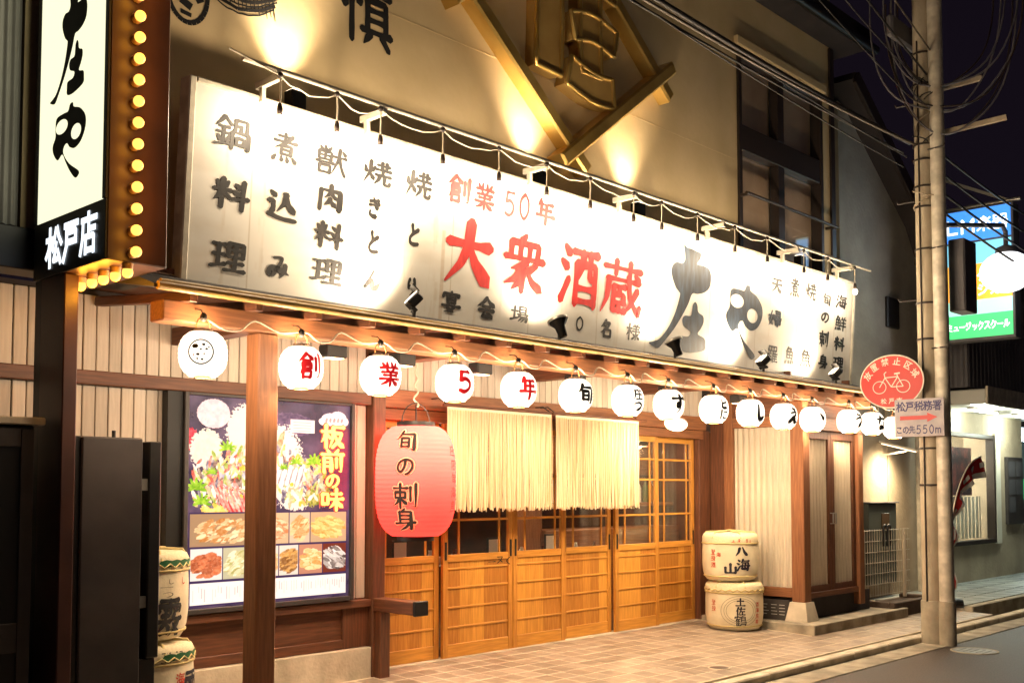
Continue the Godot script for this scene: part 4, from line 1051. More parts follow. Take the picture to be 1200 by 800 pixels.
func build_main_sign():
	var s = thing("shop_sign", "long white painted shop sign board covered in red and black brush writing", "sign", Vector3(7.92, 2.77, 1.0))
	var up = Vector3(0, 0.9977, 0.0673)
	var out = Vector3(0, -0.0673, 0.9977)
	var o = Vector3(3.38, 2.77, 1.0)
	var W = 9.09
	var H = 1.292
	var m = StandardMaterial3D.new()
	m.albedo_texture = sign_panel_texture()
	m.roughness = 0.55
	var R = Vector3.RIGHT
	var pan = MB.new()
	pan.quad_uv(o, o + R * W, o + R * W + up * H, o + up * H)
	part(s, "panel", pan, m)
	var box = MB.new()
	var bas = Basis(R, up, out)
	box.box(o + R * W / 2 + up * H / 2 - out * 0.062, Vector3(W - 0.01, H - 0.01, 0.12), 0.0, bas)
	part(s, "casing", box, M.white_metal)
	for q in [[0, H / 2, 0.05, H + 0.03], [W, H / 2, 0.05, H + 0.03]]:
		part(s, "edge_trim", MB.new().box(o + R * q[0] + up * q[1] - out * 0.045, Vector3(q[2], q[3], 0.12), 0.008, bas), M.white_metal)
	part(s, "edge_trim", MB.new().box(o + R * W / 2 + up * H - out * 0.045, Vector3(W - 0.052, 0.036, 0.12), 0.008, bas), M.white_metal)
	part(s, "edge_trim", MB.new().box(o + R * W / 2 - up * 0.012 - out * 0.045, Vector3(W - 0.052, 0.034, 0.12), 0.008, bas), M.black)
	for x in [3.9, 5.8, 7.7, 9.6, 11.5]: part(s, "support_arm", MB.new().span(x - 0.02, x + 0.02, 3.85, 3.89, 0.602, 0.955), M.frame_dark)
	var red = "創業5年大衆酒蔵"
	var text = [["鍋",3.68,1.02,0.27,0.21], ["料",3.69,0.63,0.27,0.20], ["理",3.69,0.23,0.26,0.20], ["煮",4.08,1.02,0.21,0.19],
		["込",4.08,0.63,0.25,0.20], ["み",4.08,0.22,0.19,0.16], ["獣",4.46,1.02,0.26,0.20], ["肉",4.47,0.76,0.23,0.19],
		["料",4.47,0.50,0.25,0.18], ["理",4.47,0.25,0.26,0.18], ["焼",4.87,1.02,0.26,0.18], ["き",4.86,0.77,0.15,0.15],
		["と",4.87,0.52,0.14,0.17], ["ん",4.88,0.25,0.17,0.15], ["焼",5.27,1.02,0.25,0.20], ["と",5.25,0.64,0.15,0.17],
		["り",5.25,0.25,0.13,0.14], ["創",5.69,1.07,0.26,0.22], ["業",5.97,1.07,0.23,0.22], ["5",6.26,1.07,0.19,0.22],
		["0",6.44,1.08,0.19,0.23], ["年",6.70,1.08,0.25,0.21], ["大",5.83,0.59,0.58,0.53], ["衆",6.47,0.61,0.55,0.49],
		["宴",5.66,0.19,0.21,0.17], ["会",6.05,0.19,0.21,0.18], ["場",6.44,0.19,0.21,0.14], ["酒",7.18,0.62,0.56,0.56],
		["蔵",7.80,0.59,0.65,0.53], ["0",7.22,0.20,0.15,0.13], ["名",7.60,0.20,0.19,0.16], ["様",8.00,0.21,0.21,0.16],
		["庄*",8.76,0.63,1.014,1.052], ["や*",9.943,0.533,0.716,0.768], ["天",10.59,1.01,0.24,0.17], ["婦",10.58,0.64,0.28,0.18],
		["羅",10.56,0.24,0.22,0.19], ["煮",10.99,1.04,0.21,0.20], ["魚",10.94,0.26,0.21,0.19], ["焼",11.36,1.04,0.24,0.20],
		["魚",11.32,0.26,0.26,0.19], ["旬",11.76,1.0,0.21,0.15], ["の",11.74,0.79,0.21,0.14], ["刺",11.73,0.53,0.23,0.19],
		["身",11.74,0.26,0.23,0.17], ["海",12.13,1.02,0.27,0.17], ["鮮",12.14,0.76,0.27,0.18], ["料",12.13,0.51,0.27,0.17], ["理",12.12,0.27,0.27,0.17]]
	for i in text.size():
		var t = text[i]
		var is_red = i in [17, 18, 19, 20, 21, 22, 23, 27, 28]
		var c = Vector3(t[1], 0, 0) + Vector3(0, 2.77, 1.0) + up * t[2]
		var mat = M.sign_red if is_red else (M.blue_ink if t[0].ends_with("*") or i in [35] else M.sign_ink)
		part(s, "character", glyph_mesh(t[0], flat_place(c, R, up, t[3], t[4]), 0.003, true, 1.4 if t[3] > 0.5 else (1.05 if t[0] in ["5", "0"] else 1.5), 0.06), mat)
	# lamp rail before the sign with hanging bulbs
	var rail = thing("lamp_rail", "white pipe rail with brackets running along the top of the long sign", "pipe rail", Vector3(8, 4.19, 1.3))
	part(rail, "pipe", MB.new().tube([Vector3(3.6, 4.19, 1.3), Vector3(12.45, 4.19, 1.3)], 0.017, 8), M.white_metal)
	for x in [3.87, 4.74, 6.46, 7.67, 9.13, 10.64, 11.95]:
		part(rail, "bracket", MB.new().span(x - 0.018, x + 0.018, 4.125, 4.172, 1.05, 1.318, 0.003).span(x - 0.015, x + 0.015, 4.03, 4.125, 1.095, 1.13), M.white_metal)
	var wire = MB.new()
	var bx = [3.861, 4.314, 4.689, 5.28, 5.875, 6.434, 6.993, 7.606, 8.036, 8.626, 9.301, 9.938, 10.729, 11.288, 11.977]
	var pts = [Vector3(3.5, 4.22, 1.31)]
	for i in bx.size():
		pts.append(Vector3(bx[i], 4.15, 1.325))
		if i < bx.size() - 1:
			for k in 5:
				var t = (k + 1) / 6.0
				pts.append(Vector3(lerp(bx[i], bx[i + 1], t), 4.15 - 0.055 * sin(PI * t) - 0.02 * rng.randf(), 1.325))
	part(rail, "cable", wire.tube(pts, 0.007, 6), M.cord_white)
	var order = ["first", "second", "third", "fourth", "fifth", "sixth", "seventh", "eighth", "ninth", "tenth", "eleventh", "twelfth", "thirteenth", "fourteenth", "fifteenth"]
	for i in bx.size():
		var b = thing("sign_bulb", "bare glowing bulb on a short cord over the long sign, %s from the left" % order[i], "bulb", Vector3(bx[i], 3.86, 1.325), "bulbs hanging over the long sign")
		local(b, "cord", MB.new().tube([Vector3(0, 0.10, 0), Vector3(0.004, 0.2, 0), Vector3(0, 0.285, 0)], 0.006, 6), M.cord_white)
		local(b, "socket", MB.new().lathe([Vector2(0.001, 0.03), Vector2(0.018, 0.03), Vector2(0.020, 0.07), Vector2(0.012, 0.105), Vector2(0.001, 0.106)], Vector3.ZERO, 10), M.frame_dark)
		local(b, "knot", MB.new().ball(Vector3(0, 0.29, 0), 0.02, 8), M.frame_dark)
		local(b, "glass", MB.new().ball(Vector3(0, 0.0, 0), 0.03, 12, 1.15), glow(BULB, 8.0))
		omni(b, Vector3(0, 0, 0), BULB, 0.22, 0.03)
	# floodlights on the pent roof that light the board from below
	var fx = [5.03, 6.615, 8.27, 9.876, 11.497]
	var turn = [1.0, 0.15, 0.5, 1.0, 0.9]
	for i in 5:
		var round_one = i in [1, 2]
		var p = Vector3(fx[i], 2.70, 1.30)
		var shape = "round" if round_one else "square"
		var f = thing("floodlight", "%s black floodlight on the pent roof below the sign, %s from the left" % [shape, order[i]], "floodlight", p, "floodlights below the sign")
		local(f, "stem", MB.new().tube([Vector3(0, -0.01, 0), Vector3(0, 0.09, 0)], 0.014, 8), M.black)
		var b = Basis(Vector3.UP, PI + turn[i]) * Basis(Vector3.RIGHT, -1.2 if round_one else -0.8)
		if round_one:
			local(f, "body", MB.new().lathe([Vector2(0.001, -0.11), Vector2(0.035, -0.11), Vector2(0.045, -0.02), Vector2(0.075, 0.02), Vector2(0.075, 0.055), Vector2(0.066, 0.055), Vector2(0.06, 0.03), Vector2(0.001, 0.03)], Vector3(0, 0.16, 0), 18, b * Basis(Vector3.RIGHT, PI / 2)), M.black)
			local(f, "ring", MB.new().lathe([Vector2(0.088, 0.03), Vector2(0.088, 0.05), Vector2(0.082, 0.05), Vector2(0.082, 0.03), Vector2(0.088, 0.03)], Vector3(0, 0.16, 0), 18, b * Basis(Vector3.RIGHT, PI / 2)), M.steel)
			local(f, "lens", MB.new().lathe([Vector2(0.058, 0.034), Vector2(0.001, 0.036)], Vector3(0, 0.16, 0), 16, b * Basis(Vector3.RIGHT, PI / 2)), glow(BULB, 4.0))
		else:
			local(f, "body", MB.new().box(Vector3(0, 0.15, 0), Vector3(0.15, 0.11, 0.07), 0.012, b), M.black)
			local(f, "visor", MB.new().box(Vector3(0, 0.15, 0) + b * Vector3(0, 0.06, 0.06), Vector3(0.15, 0.008, 0.07), 0.0, b), M.black)
			local(f, "bracket", MB.new().box(Vector3(0, 0.08, 0), Vector3(0.17, 0.012, 0.03), 0.0, b), M.black)
			local(f, "lens", MB.new().box(Vector3(0, 0.15, 0) + b * Vector3(0, 0, 0.038), Vector3(0.13, 0.09, 0.004), 0.0, b), glow(BULB, 4.0))
		var dir = (b * Vector3(0, 0, 1)).normalized()
		var from = Vector3(0, 0.15, 0) + dir * 0.075
		spot(f, from, from + dir, BULB, [1.5, 1.2, 1.0, 0.9, 0.8][i], 80.0, 0.10, 1.0)
	# uplights between sign and wall
	var ux = [4.36, 6.95, 8.41, 11.66]
	var ulab = ["small black uplight behind the sign near its left end", "small black uplight left of the gold emblem's lower point", "small black uplight right of the gold emblem's lower point", "small black uplight behind the sign below the upper windows"]
	for i in 4:
		var u = thing("uplight", ulab[i], "uplight", Vector3(ux[i], 4.18, 0.78), "uplights behind the sign")
		local(u, "body", MB.new().box(Vector3(0, 0.06, 0), Vector3(0.13, 0.16, 0.10), 0.01), M.black)
		local(u, "arm", MB.new().box(Vector3(0, 0.0, -0.115), Vector3(0.03, 0.03, 0.128)), M.black)
		local(u, "lens", MB.new().box(Vector3(0, 0.1425, 0), Vector3(0.10, 0.004, 0.075)), glow(BULB, 3.0))
		if i < 3: spot(u, Vector3(0, 0.16, 0), Vector3(0, 1.1, -0.12), BULB, [2.6, 2.3, 2.0][i], 42.0, 0.08, 1.0)

func build_emblem():
	var e = thing("gold_emblem", "large gilded diamond crest with a raised character on the upper wall", "emblem", Vector3(7.5, 5.75, 0.6))
	var c = Vector2(7.5, 5.72)
	var hw = 1.36
	var hh = 1.06
	var Z = 0.602
	var T = Transform3D(Basis(), Vector3(0, 0, Z))
	var corners = [c + Vector2(hw, 0), c + Vector2(0, hh), c + Vector2(-hw, 0), c + Vector2(0, -hh)]
	for i in 4:
		var a = corners[i]
		var b = corners[(i + 1) % 4]
		var d = (b - a).normalized()
		var n = Vector2(d.y, -d.x)
		var w = 0.066
		var ext = 0.26
		var a2 = a - d * ext
		var b2 = b + d * ext
		var depth = 0.15 if i % 2 == 0 else 0.185
		part(e, "bar", MB.new().prism([a2 - n * w, b2 - n * w, b2 + n * w, a2 + n * w], depth, T, 0.02), M.gold)
	# raised character built of rounded bars: the slant stroke at left and the two-bar shape at right
	var q = 0.62
	var defs = [
		[[Vector2(-0.36, 0.80), Vector2(-0.35, 0.2), Vector2(-0.37, -0.42)], 0.15],
		[[Vector2(-0.50, 0.66), Vector2(0.1, 0.70), Vector2(0.62, 0.62)], 0.11],
		[[Vector2(0.22, 0.52), Vector2(0.22, 0.1), Vector2(0.23, -0.30)], 0.13],
		[[Vector2(-0.04, 0.10), Vector2(0.25, 0.16), Vector2(0.60, 0.10)], 0.11],
		[[Vector2(-0.10, -0.34), Vector2(0.25, -0.42), Vector2(0.56, -0.40)], 0.12],
		[[Vector2(0.04, 0.92), Vector2(0.06, 0.74)], 0.12]]
	var k = 0
	for s in defs:
		k += 1
		var pts = PackedVector2Array()
		var src = s[0]
		for i in src.size() - 1:
			for u in 6: pts.append(c + src[i].cubic_interpolate(src[i + 1], src[max(i - 1, 0)], src[min(i + 2, src.size() - 1)], u / 6.0))
		pts.append(c + src[src.size() - 1])
		for poly in Geometry2D.offset_polyline(pts, s[1] + 0.02, Geometry2D.JOIN_ROUND, Geometry2D.END_ROUND):
			if Geometry2D.is_polygon_clockwise(poly): continue
			var simple = PackedVector2Array()
			for v in poly:
				if simple.is_empty() or simple[simple.size() - 1].distance_to(v) > 0.02: simple.append(v)
			part(e, "stroke", MB.new().prism(simple, 0.13 + 0.004 * k, T, 0.0), M.bronze)
			var rim = []
			for v in simple: rim.append(Vector3(v.x, v.y, Z + 0.13 + 0.004 * k))
			part(e, "rim", MB.new().tube(rim, 0.026, 8, false, true), M.gold)

func build_light_box():
	var col = thing("sign_column", "dark brown steel clad column under the hanging light box sign", "column", Vector3(2.7, -0.1, 0.9))
	part(col, "shaft", MB.new().span(2.602, 2.685, -0.1, 2.72, 0.79, 1.10, 0.006), M.brown_metal)
	part(col, "edge_channel", MB.new().span(2.606, 2.68, -0.1, 2.72, 0.70, 0.788, 0.004), M.black)
	var s = thing("light_box_sign", "tall lit white light box sign with black cursive writing and rows of yellow bulbs", "light box", Vector3(2.77, 2.72, 1.15))
	var Y1 = 5.6
	part(s, "casing", MB.new().span(2.604, 2.95, 2.725, Y1, 0.70, 1.595, 0.006), M.brown_metal)
	part(s, "name_bar", MB.new().span(2.592, 2.6035, 2.722, 3.05, 0.70, 1.597, 0.002), M.black)
	part(s, "edge_trim", MB.new().span(2.588, 2.6035, 3.052, Y1, 0.70, 0.735, 0.002), M.black)
	part(s, "edge_trim", MB.new().span(2.588, 2.6035, 3.052, Y1, 1.56, 1.597, 0.002), M.black)
	part(s, "lit_panel", MB.new().span(2.594, 2.6035, 3.052, Y1, 0.737, 1.558), glow(Color(1.0, 0.99, 0.84), 0.46))
	var al = AreaLight3D.new()
	al.name = "panel_light"
	al.area_size = Vector2(0.8, 2.5)
	al.light_color = Color(1.0, 0.96, 0.85)
	al.light_energy = 0.25
	al.shadow_enabled = true
	s.add_child(al)
	al.position = Vector3(2.58, 4.3, 1.15) - s.position
	al.basis = Basis.looking_at(Vector3.LEFT, Vector3.UP)
	var R = Vector3.BACK
	var U = Vector3.UP
	part(s, "character", glyph_mesh("庄*", flat_place(Vector3(2.592, 4.02, 1.108), R, U, 0.456, 0.60), 0.002), M.ink)
	part(s, "character", glyph_mesh("や*", flat_place(Vector3(2.592, 3.45, 1.137), R, U, 0.415, 0.435), 0.002), M.ink)
	var lit = glow(Color(0.92, 0.96, 1.0), 0.7)
	for i in 3: part(s, "character", glyph_mesh(["松", "戸", "店"][i], flat_place(Vector3(2.59, 2.885 + 0.003 * i, 0.98 + i * 0.215), R, U, 0.20, 0.22), 0.002, false, 1.45), lit)
	# bulbs up the street side and along the underside
	var amber = Color(1.0, 0.66, 0.16)
	var socket = MB.new().lathe([Vector2(0.031, -0.005), Vector2(0.029, 0.026), Vector2(0.024, 0.028)], Vector3.ZERO, 14).mesh()
	var bulb = MB.new().ball(Vector3(0, 0.045, 0), 0.030, 14).mesh()
	var gm = glow(Color(1.0, 0.78, 0.36), 0.75)
	var inside = plain(Color(0.75, 0.6, 0.45), 0.5)
	for i in 18:
		var y = 4.07 + 0.1175 * 4 - i * 0.1175
		if y < 2.75: break
		var b = Basis(Vector3.RIGHT, PI / 2)
		var so = part(s, "bulb_socket", socket, inside)
		so.position += Vector3(2.745, y, 1.597)
		so.basis = b
		var bu = local(so, "bulb", bulb, gm)
		omni(so, Vector3(0, 0.10, 0), amber, 0.006, 0.03)
	for i in 6:
		var so = part(s, "bulb_socket", socket, inside)
		so.position += Vector3(2.74, 2.722, 1.56 - i * 0.14)
		so.basis = Basis(Vector3.RIGHT, PI)
		var bu = local(so, "bulb", bulb, gm)
		omni(so, Vector3(0, 0.10, 0), amber, 0.02, 0.03)

func poster_texture():
	var W = 384
	var H = 416
	var img = Image.create(W, H, true, Image.FORMAT_RGB8)
	var n = noise_images["cloud"]
	var f = noise_images["fine"]
	var r = RandomNumberGenerator.new()
	r.seed = 31
	for y in H:
		for x in W:
			var a = n.get_pixel(x % 256, y % 256).r
			img.set_pixel(x, y, Color(0.19, 0.15, 0.23).lerp(Color(0.40, 0.32, 0.41), a))
	var blob = func(cx, cy0, rx, ry0, rot, c0, c1, rough):
		var cy = cy0 * 0.79
		var ry = ry0 * 0.86
		var m = int(max(rx, ry)) + 2
		for y in range(max(0, int(cy) - m), min(H, int(cy) + m)):
			for x in range(max(0, int(cx) - m), min(W, int(cx) + m)):
				var d = Vector2(x - cx, y - cy).rotated(-rot)
				var k = Vector2(d.x / rx, d.y / ry).length()
				var t = f.get_pixel(x % 256, y % 256).r
				if k + (t - 0.5) * rough < 1.0:
					var g = n.get_pixel((x * 5) % 256, (y * 5) % 256).r
					img.set_pixel(x, y, c0.lerp(c1, clamp(g * 1.5 - 0.25 + (t - 0.5) * 0.6, 0.0, 1.0)))
	var white = Color(0.88, 0.83, 0.79)
	# plate, radish heaps, a fish head
	blob.call(55, 42, 36, 34, 0.0, Color(0.86, 0.72, 0.74), Color(0.93, 0.82, 0.82), 0.05)
	blob.call(8, 110, 16, 26, 0.0, Color(0.75, 0.1, 0.2), Color(0.9, 0.3, 0.35), 0.3)
	blob.call(130, 80, 46, 62, 0.3, Color(0.90, 0.84, 0.78), white, 0.5)
	blob.call(152, 60, 22, 40, 0.3, Color(0.55, 0.42, 0.34), Color(0.85, 0.68, 0.55), 0.3)
	blob.call(150, 55, 5, 5, 0.0, Color(0.1, 0.08, 0.08), Color(0.2, 0.1, 0.1), 0.1)
	blob.call(40, 130, 34, 44, 0.2, white, Color(0.88, 0.84, 0.74), 0.4)
	blob.call(230, 60, 60, 30, 0.0, Color(0.30, 0.22, 0.34), Color(0.44, 0.34, 0.46), 0.2)
	blob.call(205, 160, 56, 90, 0.0, white, Color(0.92, 0.86, 0.8), 0.5)
	blob.call(170, 190, 90, 50, -0.3, white, Color(0.96, 0.88, 0.82), 0.4)
	for i in 14: blob.call(100 + i * 8, 150 - 3 * i + 14 * sin(i), 7, 38, 0.35, Color(0.86, 0.50, 0.36) if i % 2 else white, Color(0.95, 0.72, 0.55) if i % 2 else Color(0.9, 0.8, 0.75), 0.3)
	for i in 8: blob.call(52 + i * 9, 195 + i * 2, 6, 34, 0.45, Color(0.48, 0.45, 0.55) if i % 2 else white, Color(0.75, 0.72, 0.78), 0.3)
	for i in 8: blob.call(62 + i * 10, 250 + i * 3, 7, 42, -0.5, Color(0.70, 0.12, 0.16) if i % 2 else Color(0.94, 0.6, 0.55), Color(0.84, 0.30, 0.28), 0.3)
	for i in 7: blob.call(240 + i * 11, 205 + 8 * sin(i * 2.0), 7, 30, 0.2, white, Color(0.82, 0.70, 0.66) if i % 2 else Color(0.90, 0.5, 0.45), 0.4)
	blob.call(245, 250, 44, 34, 0.0, white, Color(0.95, 0.88, 0.80), 0.5)
	blob.call(300, 245, 34, 24, -0.5, Color(0.42, 0.45, 0.16), Color(0.75, 0.72, 0.4), 0.7)
	blob.call(60, 285, 30, 16, 0.2, Color(0.90, 0.72, 0.30), Color(0.96, 0.86, 0.55), 0.3)
	# a scatter of small garnish, slices and edges over the heap
	var pal = [Color(0.93, 0.88, 0.82), Color(0.80, 0.30, 0.24), Color(0.90, 0.62, 0.46), Color(0.55, 0.62, 0.22), Color(0.86, 0.70, 0.36), Color(0.42, 0.30, 0.26), Color(0.95, 0.80, 0.74), Color(0.36, 0.32, 0.40)]
	for i in 420:
		var t = r.randf()
		var cx = lerp(14.0, 322.0, t)
		var cy = 205.0 - 62.0 * sin(PI * t) * r.randf() + r.randf_range(-40, 70)
		var col = pal[r.randi() % 8]
		blob.call(cx, cy, r.randf_range(2, 5), r.randf_range(5, 17), r.randf_range(-0.9, 0.9), col, col.lerp(Color(0.98, 0.94, 0.9), 0.5), 0.4)
	for i in 9: blob.call(150 + i * 13, 196 + 5 * (i % 2), 6, 26, 0.3, Color(0.90, 0.86, 0.84), Color(0.97, 0.94, 0.92), 0.2)
	for i in 9: blob.call(156 + i * 13, 198 + 5 * (i % 2), 2, 22, 0.3, Color(0.55, 0.50, 0.52), Color(0.75, 0.70, 0.70), 0.3)
	for i in 7: blob.call(70 + i * 11, 252 + i * 3, 3, 36, -0.5, Color(0.95, 0.78, 0.72), Color(0.86, 0.5, 0.46), 0.3)
	# maple leaves
	for q in [[20, 228, 24], [32, 264, 21], [86, 128, 19], [246, 160, 16], [292, 158, 22], [52, 190, 13], [216, 175, 12]]:
		for k in 7:
			var g = -PI / 2 + (k - 3) * 0.62
			blob.call(q[0] + cos(g) * q[2] * 0.42, q[1] + sin(g) * q[2] * 0.42, q[2] * 0.58, q[2] * 0.17, g, Color(0.40, 0.60, 0.12), Color(0.66, 0.80, 0.26), 0.25)
	for i in 10: blob.call(r.randf_range(20, 320), r.randf_range(150, 280), r.randf_range(3, 7), r.randf_range(3, 5), r.randf() * 3.0, Color(0.86, 0.66, 0.2), Color(0.93, 0.8, 0.4), 0.4)
	# price card and cloud-shaped badge
	img.fill_rect(Rect2i(232, 36, 60, 28), Color(0.93, 0.86, 0.84))
	for i in 4: img.fill_rect(Rect2i(238, 41 + i * 6, 46, 2), Color(0.72, 0.64, 0.64))
	for q in [[332, 40, 24, 16], [352, 36, 22, 18], [366, 44, 14, 12], [316, 46, 14, 10]]: blob.call(q[0], q[1], q[2], q[3], 0.0, Color(0.95, 0.84, 0.84), Color(0.98, 0.9, 0.9), 0.05)
	for i in 5: blob.call(322 + i * 10, 42, 3, 6, 0.3, Color(0.8, 0.5, 0.52), Color(0.85, 0.6, 0.6), 0.3)
	# magenta sash behind the brush title
	for y in range(50, 229):
		for x in range(346, 384):
			img.set_pixel(x, y, img.get_pixel(x, y).lerp(Color(0.50, 0.14, 0.30), 0.5 * f.get_pixel(x % 256, y % 256).r + 0.15))
	# dish photographs
	var cell = func(x0, y0, w, h, bg, food0, food1, tilt):
		img.fill_rect(Rect2i(x0, y0, w, h), bg)
		for i in 150:
			var g = r.randf() * TAU
			var q = sqrt(r.randf())
			var col = food0.lerp(food1, r.randf())
			var cx = x0 + w * (0.5 + 0.44 * q * cos(g))
			var cy = y0 + h * (0.52 + 0.36 * q * sin(g))
			var rr = r.randf_range(0.03, 0.10) * h
			for y in range(int(cy - rr), int(cy + rr)):
				for x in range(int(cx - rr * 2.0), int(cx + rr * 2.0)):
					if x <= x0 or y <= y0 or x >= x0 + w - 1 or y >= y0 + h - 1: continue
					var d = Vector2(x - cx, y - cy).rotated(tilt)
					if Vector2(d.x / (rr * 1.9), d.y / (rr * 0.75)).length() < 1.0: img.set_pixel(x, y, col.lerp(Color(0.98, 0.9, 0.8), 0.35 * f.get_pixel(x % 256, y % 256).r))
	img.fill_rect(Rect2i(6, 229, 372, 183), Color(0.24, 0.18, 0.32))
	cell.call(8, 232, 150, 64, Color(0.62, 0.50, 0.38), Color(0.66, 0.38, 0.14), Color(0.95, 0.86, 0.70), 0.35)
	cell.call(160, 232, 70, 64, Color(0.78, 0.66, 0.52), Color(0.76, 0.40, 0.22), Color(0.95, 0.85, 0.7), -0.3)
	cell.call(232, 232, 50, 64, Color(0.80, 0.70, 0.60), Color(0.78, 0.44, 0.20), Color(0.94, 0.8, 0.6), 0.8)
	cell.call(284, 232, 92, 64, Color(0.74, 0.62, 0.48), Color(0.78, 0.52, 0.20), Color(0.86, 0.82, 0.50), -0.25)
	cell.call(10, 300, 68, 62, Color(0.86, 0.84, 0.82), Color(0.55, 0.22, 0.10), Color(0.84, 0.44, 0.26), 0.2)
	cell.call(80, 300, 62, 62, Color(0.72, 0.70, 0.58), Color(0.92, 0.90, 0.78), Color(0.60, 0.58, 0.30), 0.6)
	cell.call(144, 300, 62, 62, Color(0.84, 0.80, 0.76), Color(0.76, 0.48, 0.26), Color(0.92, 0.8, 0.6), -0.2)
	cell.call(208, 300, 46, 62, Color(0.85, 0.80, 0.76), Color(0.46, 0.27, 0.10), Color(0.80, 0.58, 0.28), 0.5)
	cell.call(256, 300, 58, 62, Color(0.72, 0.50, 0.40), Color(0.95, 0.90, 0.70), Color(0.92, 0.55, 0.25), 0.0)
	cell.call(316, 300, 60, 62, Color(0.44, 0.20, 0.15), Color(0.96, 0.95, 0.93), Color(0.16, 0.10, 0.10), -0.5)
	img.fill_rect(Rect2i(10, 367, 366, 42), Color(0.93, 0.91, 0.88))
	for i in 60:
		if r.randf() < 0.75: img.fill_rect(Rect2i(16 + i * 6, 373 + r.randi() % 8, 1 + r.randi() % 2, 12 + r.randi() % 14), Color(0.74, 0.70, 0.70))
	img.generate_mipmaps()
	return ImageTexture.create_from_image(img)

func build_poster():
	var s = thing("menu_poster", "large backlit poster of sashimi platters and dishes in a dark frame", "poster", Vector3(4.6, 0.63, 0.2))
	var x0 = 3.868
	var x1 = 5.345
	var y0 = 0.645
	var y1 = 2.195
	part(s, "case", MB.new().span(x0, x1, y0, y1, 0.123, 0.195), M.black)
	for q in [[x0 - 0.012, x0 + 0.022, y0 - 0.012, y1], [x1 - 0.022, x1 + 0.012, y0 - 0.012, y1]]: part(s, "frame_bar", MB.new().span(q[0], q[1], q[2], q[3], 0.196, 0.228, 0.004), M.black_matt)
	part(s, "frame_bar", MB.new().span(x0 + 0.023, x1 - 0.023, y0 - 0.012, y0 + 0.024, 0.196, 0.226, 0.004), M.black_matt)
	part(s, "frame_bar", MB.new().span(x0 + 0.023, x1 - 0.023, y1 - 0.022, y1, 0.196, 0.226, 0.004), M.black_matt)
	var m = StandardMaterial3D.new()
	var t = poster_texture()
	m.albedo_texture = t
	m.albedo_color = Color(0.6, 0.6, 0.6)
	m.emission_enabled = true
	m.emission_texture = t
	m.emission = Color(1, 1, 1)
	m.emission_operator = BaseMaterial3D.EMISSION_OP_MULTIPLY
	m.emission_energy_multiplier = 0.45
	m.roughness = 0.25
	var a = Vector3(x0 + 0.022, y0 + 0.024, 0.200)
	var w = x1 - x0 - 0.044
	var h = y1 - y0 - 0.046
	part(s, "print", MB.new().quad_uv(a, a + Vector3(w, 0, 0), a + Vector3(w, h, 0), a + Vector3(0, h, 0)), m)
	var al = AreaLight3D.new()
	al.name = "poster_light"
	al.area_size = Vector2(w, h)
	al.light_color = Color(1.0, 0.90, 0.84)
	al.light_energy = 0.4
	al.shadow_enabled = true
	s.add_child(al)
	al.position = Vector3((x0 + x1) / 2, (y0 + y1) / 2, 0.24) - s.position
	al.basis = Basis.looking_at(Vector3.BACK, Vector3.UP)
	var gold = glow(Color(0.98, 0.84, 0.42), 0.5)
	var rim = glow(Color(0.72, 0.22, 0.06), 0.3)
	for i in 4:
		var ch = ["板", "前", "の", "味"][i]
		var c = Vector3(5.15, [1.925, 1.73, 1.578, 1.43][i], 0.2015)
		var sz = [0.19, 0.19, 0.12, 0.18][i]
		part(s, "character", glyph_mesh(ch, flat_place(c, Vector3.RIGHT, Vector3.UP, sz * 1.2, sz), 0.001, true, 2.2), rim)
		part(s, "character", glyph_mesh(ch, flat_place(c, Vector3.RIGHT, Vector3.UP, sz * 1.2, sz), 0.006, true, 1.35), gold)

func lantern_radius(y, R, H, power = 2.4):
	var t = clamp(abs(y) / (H * 0.5), 0.0, 1.0)
	return R * pow(max(1.0 - pow(t, power), 0.0), 1.0 / power)

